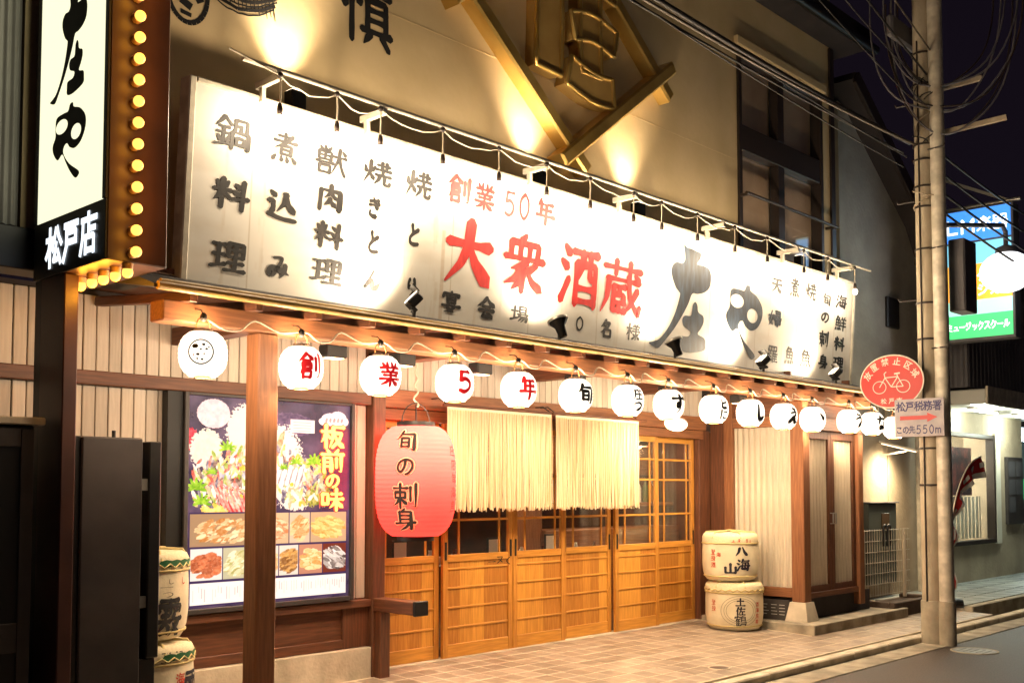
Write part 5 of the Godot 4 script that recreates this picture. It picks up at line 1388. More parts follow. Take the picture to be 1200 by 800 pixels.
func build_lanterns():
	var xs = [3.329, 4.031, 4.686, 5.387, 6.075, 6.768, 7.476, 8.094, 8.849, 9.526, 10.199, 10.837, 11.724, 12.332, 12.958]
	var words = [[""], ["創"], ["業"], ["5"], ["年"], ["旬"], ["庄", "つ"], ["す"], ["ヒ", "に"], ["し"], ["え"], ["、"], ["う"], ["な"], ["ん"]]
	var say = ["with a round ink crest at the row's left end", "with a red character, second from the left, beside the eave post", "with a red character, third from the left above the red lantern", "with a red numeral five", "with a red character, right of the numeral five", "with a bold black character, sixth from the left", "with two black characters, seventh from the left", "with one small black sign, above the tilted disc lamp", "with two black signs, ninth from the left", "with a single black hook shaped stroke, tenth from the left", "with a curly black character, eleventh from the left", "with a short black dab, over the corrugated enclosure", "third from the right end, over the enclosure's end post", "second from the right end of the row", "at the right end, half behind the small arrow sign"]
	var R = 0.142
	var H = 0.275
	# ribbed paper body
	var prof = []
	var n = 40
	for i in n + 1:
		var y = lerp(-H * 0.47, H * 0.47, float(i) / n)
		prof.append(Vector2(lantern_radius(y, R, H * 1.06) + 0.0016 * cos(i * TAU / 4.0), y))
	var body = MB.new().lathe(prof, Vector3.ZERO, 28).mesh()
	var cap = MB.new().lathe([Vector2(0.052, 0.122), Vector2(0.056, 0.128), Vector2(0.056, 0.150), Vector2(0.046, 0.152), Vector2(0.046, 0.128)], Vector3.ZERO, 16).mesh()
	var foot = MB.new().lathe([Vector2(0.044, -0.140), Vector2(0.052, -0.140), Vector2(0.052, -0.122), Vector2(0.044, -0.122)], Vector3.ZERO, 16).mesh()
	var hoop = []
	for i in 9:
		var g = PI * i / 8.0
		hoop.append(Vector3(cos(g) * 0.05, 0.148 + sin(g) * 0.075, 0))
	var handle = MB.new().tube(hoop, 0.004, 6).mesh()
	var knob = MB.new().ball(Vector3(0, 0.222, 0), 0.022, 8, 1.3).mesh()
	var paper = glow(Color(1.0, 0.95, 0.88), 0.75)
	var red_ink = glow(Color(0.80, 0.10, 0.12), 0.30)
	var black_ink = plain(Color(0.06, 0.05, 0.05), 0.7)
	var tawny = plain(Color(0.55, 0.38, 0.20), 0.6)
	for i in 15:
		var y = 2.285 + (0.02 if i in [0, 12, 13] else 0.0)
		var l = thing("paper_lantern", "round white paper lantern " + say[i], "lantern", Vector3(xs[i], y, 1.345), "white paper lanterns under the eave")
		local(l, "paper_shade", body, paper)
		local(l, "top_ring", cap, M.frame_dark)
		local(l, "bottom_ring", foot, tawny)
		local(l, "wire_handle", handle, tawny)
		local(l, "socket", knob, M.cord_black)
		local(l, "hook", MB.new().tube([Vector3(0, 0.235, 0), Vector3(0, 0.27, -0.03), Vector3(0, 0.28, -0.095)], 0.004, 6), M.frame_dark)
		var rad = func(yy): return lantern_radius(yy, R + 0.002, H * 1.06)
		var face = -0.2
		if i == 0: face = -0.62
		var list = words[i]
		if list[0] == "":
			# ink crest: a ring with dabs inside
			var mb = MB.new()
			var place = round_place(Vector3.ZERO, face, 0.0, 0.16, 0.16, rad)
			for k in 30:
				var pa = []
				for q in [[k, 0.42], [k, 0.47], [k + 1, 0.47], [k + 1, 0.42]]:
					var g = TAU * q[0] / 30.0
					pa.append(place.call(cos(g) * q[1], sin(g) * q[1]))
				mb.quad(pa[0][0] + pa[0][1] * 0.002, pa[3][0] + pa[3][1] * 0.002, pa[2][0] + pa[2][1] * 0.002, pa[1][0] + pa[1][1] * 0.002)
			for d in [[-0.2, 0.2, 0.09], [0.1, 0.26, 0.05], [0.2, 0.1, 0.04], [-0.1, -0.1, 0.05], [0.05, -0.28, 0.04], [-0.25, -0.12, 0.03], [0.0, 0.08, 0.035], [0.28, 0.16, 0.03], [0.12, -0.08, 0.03], [-0.12, -0.26, 0.035]]:
				for k in 6:
					var g = TAU * k / 6.0
					var h = TAU * (k + 1) / 6.0
					var a = place.call(d[0], d[1])
					var b = place.call(d[0] + cos(g) * d[2] * 1.4, d[1] + sin(g) * d[2])
					var c = place.call(d[0] + cos(h) * d[2] * 1.4, d[1] + sin(h) * d[2])
					mb.tri(a[0] + a[1] * 0.003, b[0] + b[1] * 0.003, c[0] + c[1] * 0.003)
			local(l, "crest", mb, black_ink)
		else:
			var ink = red_ink if i in [1, 2, 3, 4] else black_ink
			for k in list.size():
				var yy = 0.0 if list.size() == 1 else (0.045 if k == 0 else -0.055)
				var sz = 0.17 if list.size() == 1 else 0.10
				letter(l, list[k], round_place(Vector3.ZERO, face, yy, sz, sz, rad), ink, 0.002, true, 1.5)
		omni(l, Vector3.ZERO, Color(1.0, 0.89, 0.75), 0.42, 0.12)
	# the flex from lantern to lantern
	var flex = thing("lantern_flex", "thin pale flex looping along the eave beam from lantern to lantern", "cable", Vector3(8, 2.5, 1.3))
	var pts = []
	for i in 15:
		pts.append(Vector3(xs[i] + 0.03, 2.515, 1.345))
		if i < 14:
			var a = xs[i]
			var b = xs[i + 1]
			pts.append(Vector3(lerp(a, b, 0.2), 2.47, 1.34))
			pts.append(Vector3(lerp(a, b, 0.38), 2.48, 1.32))
			pts.append(Vector3(lerp(a, b, 0.58), 2.56, 1.265))
			pts.append(Vector3(lerp(a, b, 0.8), 2.50, 1.31))
	var sm = []
	for i in pts.size() - 1:
		for k in 4: sm.append(pts[i].cubic_interpolate(pts[i + 1], pts[max(i - 1, 0)], pts[min(i + 2, pts.size() - 1)], k / 4.0))
	part(flex, "cable", MB.new().tube(sm, 0.006, 5), M.cord_white)
	# box lamps behind the lanterns that light the entrance
	var ex = [4.56, 5.2, 6.02, 7.2, 8.6, 9.9]
	for i in 6:
		var e = thing("eave_lamp", "small black box lamp under the eave, %s from the left" % ["first", "second", "third", "fourth", "fifth", "sixth"][i], "lamp", Vector3(ex[i], 2.47, 0.98), "box lamps under the eave")
		local(e, "body", MB.new().box(Vector3.ZERO, Vector3(0.17, 0.09, 0.12), 0.01), M.black)
		local(e, "bracket", MB.new().box(Vector3(0, 0.05, 0.075), Vector3(0.03, 0.03, 0.066)), M.black)
		local(e, "lens", MB.new().box(Vector3(0, -0.047, 0), Vector3(0.13, 0.004, 0.08)), glow(WARM, 4.0))
		spot(e, Vector3(0, -0.055, 0), Vector3(0, -1.0, -0.28), Color(1.0, 0.88, 0.72), 1.1, 62.0, 0.08, 0.7)
	# tilted disc lamp
	var d = thing("disc_lamp", "white glowing disc lamp hanging tilted below the eighth lantern", "lamp", Vector3(9.0, 2.17, 0.8))
	var b = Basis(Vector3(-0.4, 0, 1).normalized(), -0.5) * Basis(Vector3.RIGHT, -0.35)
	local(d, "diffuser", MB.new().lathe([Vector2(0.001, -0.035), Vector2(0.06, -0.033), Vector2(0.10, -0.022), Vector2(0.115, 0.0), Vector2(0.115, 0.008), Vector2(0.001, 0.01)], Vector3.ZERO, 20, b), glow(Color(1.0, 0.94, 0.85), 2.0))
	local(d, "backing", MB.new().lathe([Vector2(0.118, 0.004), Vector2(0.118, 0.022), Vector2(0.001, 0.024)], Vector3.ZERO, 20, b), M.white_metal)
	local(d, "stem", MB.new().tube([Vector3(0, 0.02, 0), Vector3(0.02, 0.3, 0.0), Vector3(0.02, 0.60, 0.0)], 0.008, 6), M.cord_black)
	omni(d, b * Vector3(0, -0.12, 0), Color(1.0, 0.88, 0.70), 0.5, 0.1)
	build_red_lantern()

func build_red_lantern():
	var l = thing("red_lantern", "big red paper lantern with pale top and black brush writing by the doors", "lantern", Vector3(5.735, 1.575, 0.53))
	var R = 0.325
	var H = 0.90
	var rad = func(yy): return lantern_radius(yy, R, H * 1.03, 3.2) + 0.003
	var m = plain(Color(0.84, 0.25, 0.25), 0.7)
	m.backlight_enabled = true
	m.backlight = Color(1.0, 0.36, 0.36)
	var mb = MB.new()
	var rows = 96
	var seg = 40
	var ring = func(i):
		var y = lerp(-H * 0.485, H * 0.485, float(i) / rows)
		return Vector2(lantern_radius(y, R, H * 1.03, 3.2) + 0.0018 * cos(i * TAU / 4.0), y)
	for i in rows:
		var p = ring.call(i)
		var q = ring.call(i + 1)
		for k in seg:
			var g = TAU * k / seg
			var h = TAU * (k + 1) / seg
			var n2 = Vector2(q.y - p.y, p.x - q.x).normalized()
			var dg = Vector3(sin(g), 0, cos(g))
			var dh = Vector3(sin(h), 0, cos(h))
			var ng = dg * n2.x + Vector3.UP * n2.y
			var nh = dh * n2.x + Vector3.UP * n2.y
			var u0 = float(k) / seg
			var u1 = float(k + 1) / seg
			var v0 = 1.0 - float(i) / rows
			var v1 = 1.0 - float(i + 1) / rows
			var A = dg * p.x + Vector3.UP * p.y
			var B = dh * p.x + Vector3.UP * p.y
			var C = dh * q.x + Vector3.UP * q.y
			var D = dg * q.x + Vector3.UP * q.y
			mb.v(A, ng, Vector2(u0, v0)); mb.v(C, nh, Vector2(u1, v1)); mb.v(B, nh, Vector2(u1, v0))
			mb.v(A, ng, Vector2(u0, v0)); mb.v(D, ng, Vector2(u0, v1)); mb.v(C, nh, Vector2(u1, v1))
	local(l, "paper_shade", mb, m)
	local(l, "top_ring", MB.new().lathe([Vector2(0.15, 0.430), Vector2(0.155, 0.434), Vector2(0.155, 0.475), Vector2(0.145, 0.477), Vector2(0.14, 0.43)], Vector3.ZERO, 28), M.black)
	local(l, "bottom_ring", MB.new().lathe([Vector2(0.135, -0.475), Vector2(0.15, -0.475), Vector2(0.15, -0.43), Vector2(0.135, -0.43)], Vector3.ZERO, 28), M.black)
	var hoop = []
	for i in 11:
		var g = PI * i / 10.0
		hoop.append(Vector3(cos(g) * 0.150, 0.47 + sin(g) * 0.16, 0))
	local(l, "wire_handle", MB.new().tube(hoop, 0.005, 6), M.frame_dark)
	var rope = []
	for i in 30:
		var t = i / 29.0
		rope.append(Vector3(0.022 * sin(t * 26.0) * (1.0 - t) , 0.60 + t * 0.44, 0.022 * cos(t * 26.0) * (1.0 - t)))
	local(l, "rope", MB.new().tube(rope, 0.008, 6), M.cord_white)
	var face = -0.98
	var pale = plain(Color(0.95, 0.80, 0.66), 0.7)
	pale.backlight_enabled = true
	pale.backlight = Color(1.0, 0.8, 0.65)
	for i in 4:
		var ch = ["旬", "の", "刺", "身"][i]
		var y = [0.31, 0.115, -0.115, -0.30][i]
		var s = [0.17, 0.15, 0.20, 0.18][i]
		letter(l, ch, round_place(Vector3.ZERO, face, y, s * 1.02, s, rad), pale, 0.002, true, 2.0)
		letter(l, ch, round_place(Vector3.ZERO, face, y, s, s, rad), M.ink, 0.0075, true, 1.1)
	# small writing on the street side
	for i in 5: letter(l, ["庄", "店", "旬", "海", "魚"][i], round_place(Vector3.ZERO, 0.42, 0.24 - i * 0.11, 0.09, 0.09, rad), M.ink, 0.002)
	local(l, "bulb", MB.new().ball(Vector3(0, 0.24, 0), 0.05, 12, 1.2), glow(WARM, 4.0))
	local(l, "bulb_cord", MB.new().tube([Vector3(0, 0.29, 0), Vector3(0, 0.62, 0)], 0.006, 6), M.cord_black)
	omni(l, Vector3(0, 0.24, 0), Color(1.0, 0.88, 0.74), 0.50, 0.05)

func build_curtains():
	var cols = [Color(0.90, 0.82, 0.67), Color(0.93, 0.87, 0.74), Color(0.86, 0.76, 0.58)]
	for i in 2:
		var x0 = [6.30, 7.725][i]
		var x1 = [7.655, 9.04][i]
		var c = thing("string_curtain", "cream string curtain hanging over the %s" % ["second and third sliding doors", "fourth sliding door, the right one of the two"][i], "curtain", Vector3((x0 + x1) / 2, 1.32, 0.30), "string curtains at the entrance")
		part(c, "rod", MB.new().tube([Vector3(x0 - 0.05, 2.235, 0.30), Vector3(x1 + (0.14 if i else 0.0), 2.235, 0.30)], 0.013, 8), M.cedar_along)
		part(c, "hook", MB.new().tube([Vector3(x0, 2.235, 0.30), Vector3(x0, 2.30, 0.2), Vector3(x0, 2.30, 0.09)], 0.006, 6), M.frame_dark)
		part(c, "hook", MB.new().tube([Vector3(x1, 2.235, 0.30), Vector3(x1, 2.30, 0.2), Vector3(x1, 2.30, 0.09)], 0.006, 6), M.frame_dark)
		part(c, "header", MB.new().span(x0, x1, 2.19, 2.221, 0.296, 0.304), plain(cols[1], 0.9))
		for v in 3:
			var mb = MB.new()
			for layer in 2:
				var n = 125
				for k in n:
					if (k + layer) % 3 != v: continue
					var x = lerp(x0 + 0.004, x1 - 0.004, k / (n - 1.0)) + rng.randf_range(-0.004, 0.004)
					var z = 0.295 + layer * 0.012 + rng.randf_range(-0.003, 0.003)
					var bot = 1.33 + rng.randf_range(-0.02, 0.03)
					var dx = rng.randf_range(-0.012, 0.012)
					var dz = rng.randf_range(-0.01, 0.012)
					var pts = []
					for q in 7:
						var t = q / 6.0
						pts.append(Vector3(x + dx * t * t + 0.002 * sin(t * 9.0 + k), lerp(2.20, bot, t), z + dz * t + 0.002 * cos(t * 8.0 + k)))
					mb.tube(pts, 0.0046, 5, false)
			var o = part(c, "strings", mb, cloth(cols[v]))
			o.set_meta("kind", "stuff")

func cloth(c):
	var m = plain(c, 0.9)
	m.backlight_enabled = true
	m.backlight = Color(0.35, 0.28, 0.16)
	return m

func barrel(label, at, turn, R, H, words, style):
	var b = thing("sake_barrel", label, "barrel", at, "straw wrapped sake barrels")
	var prof = []
	var shape = [[0.70, 0.0], [0.84, 0.02], [0.90, 0.07], [0.965, 0.16], [1.0, 0.32], [1.0, 0.62], [0.985, 0.78]]
	for s in shape: prof.append(Vector2(s[0] * R, s[1] * H))
	var rad = func(yy):
		for i in shape.size() - 1:
			if yy / H <= shape[i + 1][1]: return R * lerp(shape[i][0], shape[i + 1][0], clamp((yy / H - shape[i][1]) / (shape[i + 1][1] - shape[i][1]), 0.0, 1.0)) + 0.001
		return R * 0.985
	var cloth_m = textured(ramp_texture(noise_images["cloud"], Color(0.80, 0.76, 0.64), Color(0.89, 0.855, 0.74)), 0.8, Vector3(1.1, 1.1, 1.1), Vector3.ZERO, "fine", 0.07)
	local(b, "straw_mat", MB.new().lathe([Vector2(0.001, 0.0)] + prof, Vector3.ZERO, 40), cloth_m)
	# padded lid
	local(b, "lid", MB.new().lathe([Vector2(0.98 * R, 0.775 * H), Vector2(1.0 * R, 0.80 * H), Vector2(1.0 * R, 0.90 * H), Vector2(0.95 * R, 0.955 * H), Vector2(0.85 * R, 0.985 * H), Vector2(0.001, 1.0 * H)], Vector3.ZERO, 40), M.straw)
	for y in [0.775, 0.10]:
		var ring = []
		for k in 40:
			var g = TAU * k / 40
			var rr = rad.call(y * H) + 0.004
			ring.append(Vector3(sin(g) * rr, y * H + 0.002 * sin(k * 2.0), cos(g) * rr))
		local(b, "rope_band", MB.new().tube(ring, 0.008, 6, false, true), M.rope)
	# rope across the lid and zigzag below its rim
	for k in 3:
		var g = turn + k * PI / 3 + 0.4
		var d = Vector3(sin(g), 0, cos(g))
		local(b, "lid_rope", MB.new().tube([-d * R * 0.99 + Vector3.UP * 0.88 * H, -d * R * 0.86 + Vector3.UP * 0.995 * H, Vector3.UP * (1.012 * H + 0.006 * k), d * R * 0.86 + Vector3.UP * 0.995 * H, d * R * 0.99 + Vector3.UP * 0.88 * H], 0.011, 6), M.rope)
	if style != "plain":
		var zz = []
		for k in 48:
			var g = TAU * k / 48
			zz.append(Vector3(sin(g) * (R * 1.0 + 0.006), H * (0.83 + (0.022 if k % 2 else -0.022)), cos(g) * (R * 1.0 + 0.006)))
		local(b, "rope_zigzag", MB.new().tube(zz, 0.006, 5, false, true), M.rope)
	for w in words:
		letter(b, w[0], round_place(Vector3.ZERO, turn + w[1], w[2] * H, w[3], w[3] * w[4], rad), w[5], 0.003, true, w[6])
	return b

func build_barrels():
	var red = plain(Color(0.72, 0.22, 0.12), 0.7)
	var green = plain(Color(0.10, 0.36, 0.20), 0.7)
	var navy = plain(Color(0.08, 0.07, 0.14), 0.7)
	var grey = plain(Color(0.60, 0.57, 0.48), 0.8)
	var R = 0.305
	var H = 0.53
	var look = -1.03
	var low = barrel("lower straw wrapped sake barrel right of the doors with an upright black name", Vector3(10.36, -0.02, 0.62), look, R + 0.01, H, [["土", 0.22, 0.60, 0.105, 0.85, navy, 1.4], ["佐", 0.22, 0.42, 0.10, 0.9, navy, 1.4], ["鶴", 0.22, 0.22, 0.13, 0.9, navy, 1.3], ["酒", 0.88, 0.55, 0.05, 1.0, red, 1.2], ["海", 0.88, 0.43, 0.05, 1.0, red, 1.2], ["佐", 0.88, 0.31, 0.05, 1.0, red, 1.2], ["業", 0.88, 0.20, 0.05, 1.0, red, 1.2], ["登", -0.75, 0.58, 0.06, 1.0, red, 1.0], ["録", -0.75, 0.45, 0.06, 1.0, red, 1.0]], "zigzag")
	var rad = func(yy): return (R + 0.01) + 0.0
	var rings = MB.new()
	for q in [0.15, 0.175, 0.21]:
		var place = round_place(Vector3.ZERO, look + 0.22, 0.42 * H, 1.0, 1.0, rad)
		for k in 36:
			var pa = []
			for e in [[k, q], [k, q + 0.007], [k + 1, q + 0.007], [k + 1, q]]:
				var g = TAU * e[0] / 36.0
				pa.append(place.call(cos(g) * e[1], sin(g) * e[1] * 0.75))
			rings.quad(pa[0][0] + pa[0][1] * 0.0015, pa[3][0] + pa[3][1] * 0.0015, pa[2][0] + pa[2][1] * 0.0015, pa[1][0] + pa[1][1] * 0.0015)
	local(low, "printed_rings", rings, grey)
	barrel("upper straw wrapped sake barrel right of the doors with three bold black characters", Vector3(10.32, 0.515, 0.60), look, R, H, [["八", 0.42, 0.62, 0.15, 0.8, navy, 1.5], ["海", 0.48, 0.34, 0.16, 0.85, navy, 1.5], ["山", 0.02, 0.27, 0.15, 0.8, navy, 1.6], ["登", -0.62, 0.60, 0.06, 1.0, red, 1.2], ["録", -0.62, 0.47, 0.06, 1.0, red, 1.2], ["酒", -0.62, 0.34, 0.06, 1.0, red, 1.2], ["海", -0.40, 0.55, 0.05, 1.0, red, 1.2], ["登", 0.12, 0.84, 0.05, 0.9, red, 1.2], ["録", 0.30, 0.84, 0.05, 0.9, red, 1.2], ["酒", 0.62, 0.84, 0.05, 0.9, red, 1.2], ["佐", 0.76, 0.84, 0.05, 0.9, red, 1.2]], "plain")
	var lk = -0.45
	var l1 = barrel("lower straw wrapped barrel beside the black cabinets at the left", Vector3(3.45, -0.03, 0.455), lk, 0.32, 0.56, [["登", 0.42, 0.86, 0.075, 0.9, navy, 1.0], ["録", 0.72, 0.86, 0.075, 0.9, navy, 1.0], ["海", 0.75, 0.60, 0.08, 1.0, red, 1.2], ["霰", 1.2, 0.45, 0.24, 1.1, navy, 1.5]], "zigzag")
	var l2 = barrel("upper straw wrapped barrel beside the black cabinets with bold black brush character", Vector3(3.426, 0.545, 0.455), lk, 0.30, 0.575, [["霰", 0.62, 0.27, 0.20, 1.25, M.ink, 1.7], ["一", 0.52, 0.60, 0.10, 0.5, M.ink, 0.5], ["し", 0.62, 0.66, 0.07, 0.5, M.ink, 0.5], ["し", 1.0, 0.66, 0.05, 1.0, red, 0.9], ["つ", 0.55, 0.52, 0.09, 0.5, M.ink, 0.5]], "zigzag")
	# green painted pine motif round the lids
	for q in [[l1, 0.321, 0.56], [l2, 0.301, 0.575]]:
		var mb = MB.new()
		var rr = q[1] * 1.0
		for k in 5:
			var place = round_place(Vector3.ZERO, lk + 0.5 + k * 0.26, q[2] * 0.855, 1.0, 1.0, func(yy): return rr + 0.004)
			for j in 8:
				var g = TAU * j / 8.0
				var h = TAU * (j + 1) / 8.0
				var a = place.call(0, 0)
				var b = place.call(cos(g) * 0.055, sin(g) * 0.026)
				var c = place.call(cos(h) * 0.055, sin(h) * 0.026)
				mb.tri(a[0] + a[1] * 0.0005 * k, b[0] + b[1] * 0.0005 * k, c[0] + c[1] * 0.0005 * k)
		local(q[0], "painted_pine", mb, green)

func build_cabinets():
	var c = thing("tall_cabinet", "tall black cabinet with a narrow side door standing before the plank wall", "cabinet", Vector3(2.98, -0.05, 0.7))
	part(c, "carcass", MB.new().span(2.66, 3.145, -0.05, 1.815, 0.45, 0.97, 0.006), M.black_matt)
	part(c, "front_panel", MB.new().span(2.768, 3.143, 0.10, 1.812, 0.972, 1.0, 0.008), M.black_matt)
	part(c, "side_strip", MB.new().span(2.664, 2.764, 0.0, 1.812, 0.972, 0.985, 0.004), M.black)
	part(c, "door_leaf", MB.new().span(3.185, 3.262, 0.50, 1.795, 0.76, 1.0, 0.006), M.black)
	for y in [0.8, 1.5]: part(c, "hinge", MB.new().span(3.146, 3.184, y, y + 0.07, 0.97, 0.985), M.steel)
	part(c, "vent_pipe", MB.new().tube([Vector3(3.03, 1.81, 0.85), Vector3(3.03, 1.86, 0.85)], 0.012, 8), M.black)
	part(c, "plinth", MB.new().span(2.70, 3.258, -0.07, 0.495, 0.78, 0.968, 0.005), M.black)
	var d = thing("black_wardrobe", "wide black panelled cupboard with a pale top slab at the left edge", "cupboard", Vector3(2.2, -0.05, 1.0))
	part(d, "carcass", MB.new().span(1.55, 2.50, -0.06, 1.86, 0.50, 0.985, 0.006), M.black_matt)
	part(d, "top_slab", MB.new().span(1.5, 2.545, 1.862, 1.905, 0.47, 1.03, 0.006), M.white_metal)
	part(d, "door", MB.new().span(1.56, 2.18, 0.04, 1.85, 0.986, 1.0, 0.006), M.black)
	var r = part(d, "door", MB.new().span(2.19, 2.49, 0.04, 1.85, 0.986, 1.0, 0.006), M.black)
	part(r, "frame_bar", MB.new().span(2.19, 2.24, 0.05, 1.84, 1.001, 1.012, 0.003), M.black_matt)
	part(r, "frame_bar", MB.new().span(2.42, 2.49, 0.05, 1.84, 1.001, 1.012, 0.003), M.black_matt)
	part(r, "frame_bar", MB.new().span(2.241, 2.419, 1.74, 1.84, 1.001, 1.011, 0.003), M.black_matt)
	part(r, "frame_bar", MB.new().span(2.241, 2.419, 0.62, 0.78, 1.001, 1.011, 0.003), M.black_matt)

func build_pole():
	var X = 11.69
	var Z = 2.30
	var p = thing("utility_pole", "weathered concrete utility pole with bands and a steel conduit beside it", "utility pole", Vector3(X, -0.2, Z))
	part(p, "shaft", MB.new().lathe([Vector2(0.118, -0.2), Vector2(0.116, 0.0), Vector2(0.095, 9.0), Vector2(0.001, 9.0)], Vector3(X, 0, Z), 20), M.pole)
	part(p, "conduit", MB.new().tube([Vector3(X - 0.04, -0.2, Z + 0.165), Vector3(X - 0.04, 3.0, Z + 0.165), Vector3(X - 0.035, 9.0, Z + 0.155)], 0.078, 16), M.white_metal)
	part(p, "base_sleeve", MB.new().lathe([Vector2(0.130, -0.2), Vector2(0.130, 0.30), Vector2(0.12, 0.31), Vector2(0.11, 0.31)], Vector3(X, 0, Z), 20), M.concrete)
	part(p, "base_sleeve", MB.new().lathe([Vector2(0.09, -0.2), Vector2(0.09, 0.30), Vector2(0.08, 0.31), Vector2(0.07, 0.31)], Vector3(X - 0.04, 0, Z + 0.165), 16), M.concrete)
	for y in [1.55, 1.95, 3.15, 3.55, 4.15, 4.62, 4.85, 5.15, 5.32, 6.0, 6.35]:
		part(p, "steel_band", MB.new().lathe([Vector2(0.115, y), Vector2(0.120, y), Vector2(0.120, y + 0.022), Vector2(0.115, y + 0.022)], Vector3(X, 0, Z), 20), M.frame_dark)
	for i in 7:
		var y = 2.5 + i * 0.55
		var s = 1.0 if i % 2 else -1.0
		part(p, "step_bolt", MB.new().tube([Vector3(X - 0.1, y, Z + s * 0.08), Vector3(X - 0.12, y, Z + s * 0.26), Vector3(X - 0.12, y + 0.03, Z + s * 0.27)], 0.010, 6), M.frame_dark)
	part(p, "earth_wire", MB.new().tube([Vector3(X - 0.12, 0.3, Z - 0.02), Vector3(X - 0.115, 3.0, Z - 0.02), Vector3(X - 0.105, 6.5, Z - 0.02)], 0.009, 6), M.frame_dark)
	part(p, "notice_sticker", MB.new().lathe([Vector2(0.080, 3.05), Vector2(0.080, 3.40)], Vector3(X - 0.04, 0, Z + 0.165), 16), M.white_metal)
	for q in [[5.95, 0.55], [5.45, 0.8]]:
		part(p, "cross_arm", MB.new().bar(Vector3(X + 0.05, q[0], Z + 0.1), Vector3(X + 0.25, q[0] + 0.08, Z + q[1]), 0.05, 0.05), M.pole)
	# a tangle of drop wires and clamps on the pole
	for i in 16:
		var y = rng.randf_range(4.4, 6.6)
		var lift = rng.randf_range(-0.25, 0.25)
		var swing = rng.randf_range(0.6, 1.2)
		var g = rng.randf_range(-2.6, 0.6)
		var h = g + rng.randf_range(0.6, 1.8)
		var pts = []
		for k in 7:
			var t = k / 6.0
			var w = lerp(g, h, t)
			var rr = 0.12 + 0.07 * sin(PI * t) * swing
			pts.append(Vector3(X + sin(w) * rr, y + (t - 0.5) * lift, Z + cos(w) * rr))
		part(p, "drop_wire", MB.new().tube(pts, 0.007, 5), M.cord_black if i % 3 else M.pole)
	part(p, "splice_case", MB.new().span(X - 0.45, X + 0.2, 6.50, 6.75, Z - 0.22, Z - 0.14, 0.03), M.dark_siding)
	# slack loops of cable
	for i in 8:
		var pts = []
		var c = Vector3(X + 0.12, 7.0 + 0.08 * (i % 3), Z + 0.22 + 0.03 * (i % 4))
		var rr = 0.50 + 0.05 * (i % 5) + rng.randf_range(-0.05, 0.05)
		var sag = 1.05 + 0.09 * i
		for k in 25:
			var g = PI * k / 24.0
			var q = c + Vector3(-cos(g) * rr * 0.45, 0, -cos(g) * rr)
			q.y -= sag * pow(sin(g), 0.75) + 0.02 * sin(k * 0.7 + i)
			q.x -= 0.16 * sin(g)
			pts.append(q)
		part(p, "cable_loop", MB.new().tube(pts, 0.010, 6), M.dark_siding if i % 3 else M.frame_dark)
	# electric box on the pole
	var bx = thing("electric_box", "tall grey electric box fixed to the pole below its cross arms", "electric box", Vector3(X + 0.3, 3.45, Z + 0.32))
	part(bx, "case", MB.new().span(X + 0.10, X + 0.45, 3.46, 4.26, Z + 0.20, Z + 0.38, 0.012), M.dark_siding)
	part(bx, "door", MB.new().span(X + 0.094, X + 0.0985, 3.50, 4.22, Z + 0.215, Z + 0.365, 0.001), M.dark_siding)
	# street lamp globe on an arm
	var g = thing("globe_lamp", "bright white globe street lamp on a steel arm right of the pole", "street lamp", Vector3(14.55, 4.36, 2.2))
	var prof = []
	for i in 13:
		var a = -PI / 2 + PI * i / 12
		prof.append(Vector2(max(0.33 * cos(a), 0.001), 0.27 * sin(a)))
	local(g, "globe", MB.new().lathe(prof, Vector3.ZERO, 28), glow(Color(0.96, 0.97, 1.0), 0.9))
	local(g, "cap", MB.new().lathe([Vector2(0.14, 0.24), Vector2(0.12, 0.32), Vector2(0.03, 0.36), Vector2(0.03, 0.55), Vector2(0.001, 0.55)], Vector3.ZERO, 16), M.dark_siding)
	local(g, "arm", MB.new().tube([Vector3(0, 0.52, 0), Vector3(-0.1, 0.60, 0), Vector3(-2.75, 0.1, 0.12)], 0.03, 8), M.dark_siding)
	omni(g, Vector3(0, -0.0, 0), Color(0.95, 0.97, 1.0), 6.0, 0.3)
	# a second lamp of the same kind stands across the road, out of view; it faintly lights the fronts
	var g2 = thing("globe_lamp", "globe street lamp on a post across the road from the tavern", "street lamp", Vector3(4.5, 5.4, 9.5))
	local(g2, "globe", MB.new().lathe(prof, Vector3.ZERO, 20), glow(Color(1.0, 0.95, 0.86), 0.9))
	local(g2, "post", MB.new().tube([Vector3(0, -5.55, 0), Vector3(0, -0.25, 0)], 0.06, 10), M.dark_siding)
	omni(g2, Vector3.ZERO, Color(1.0, 0.92, 0.80), 24.0, 0.3)
	# no-parking disc facing along the street
	var d = thing("bicycle_sign", "oval red sign with a white bicycle fixed to the utility pole", "sign", Vector3(11.47, 2.41, 1.98))
	var red = plain(Color(0.66, 0.10, 0.07), 0.45)
	var white = plain(Color(0.78, 0.74, 0.68), 0.5)
	var C = Vector3(11.47, 2.705, 1.975)
	var lft = Vector3.BACK
	var T = Transform3D(Basis(Vector3.BACK, Vector3.UP, Vector3.LEFT), C)
	var oval = []
	var inner = []
	for i in 48:
		var a = TAU * i / 48
		oval.append(Vector2(cos(a) * 0.365, sin(a) * 0.298))
		inner.append(Vector2(cos(a) * 0.352, sin(a) * 0.285))
	part(d, "rim", MB.new().prism(oval, 0.010, T), white)
	part(d, "plate", MB.new().prism(inner, 0.0125, T), red)
	var names_ = ["放", "置", "禁", "止", "区", "域"]
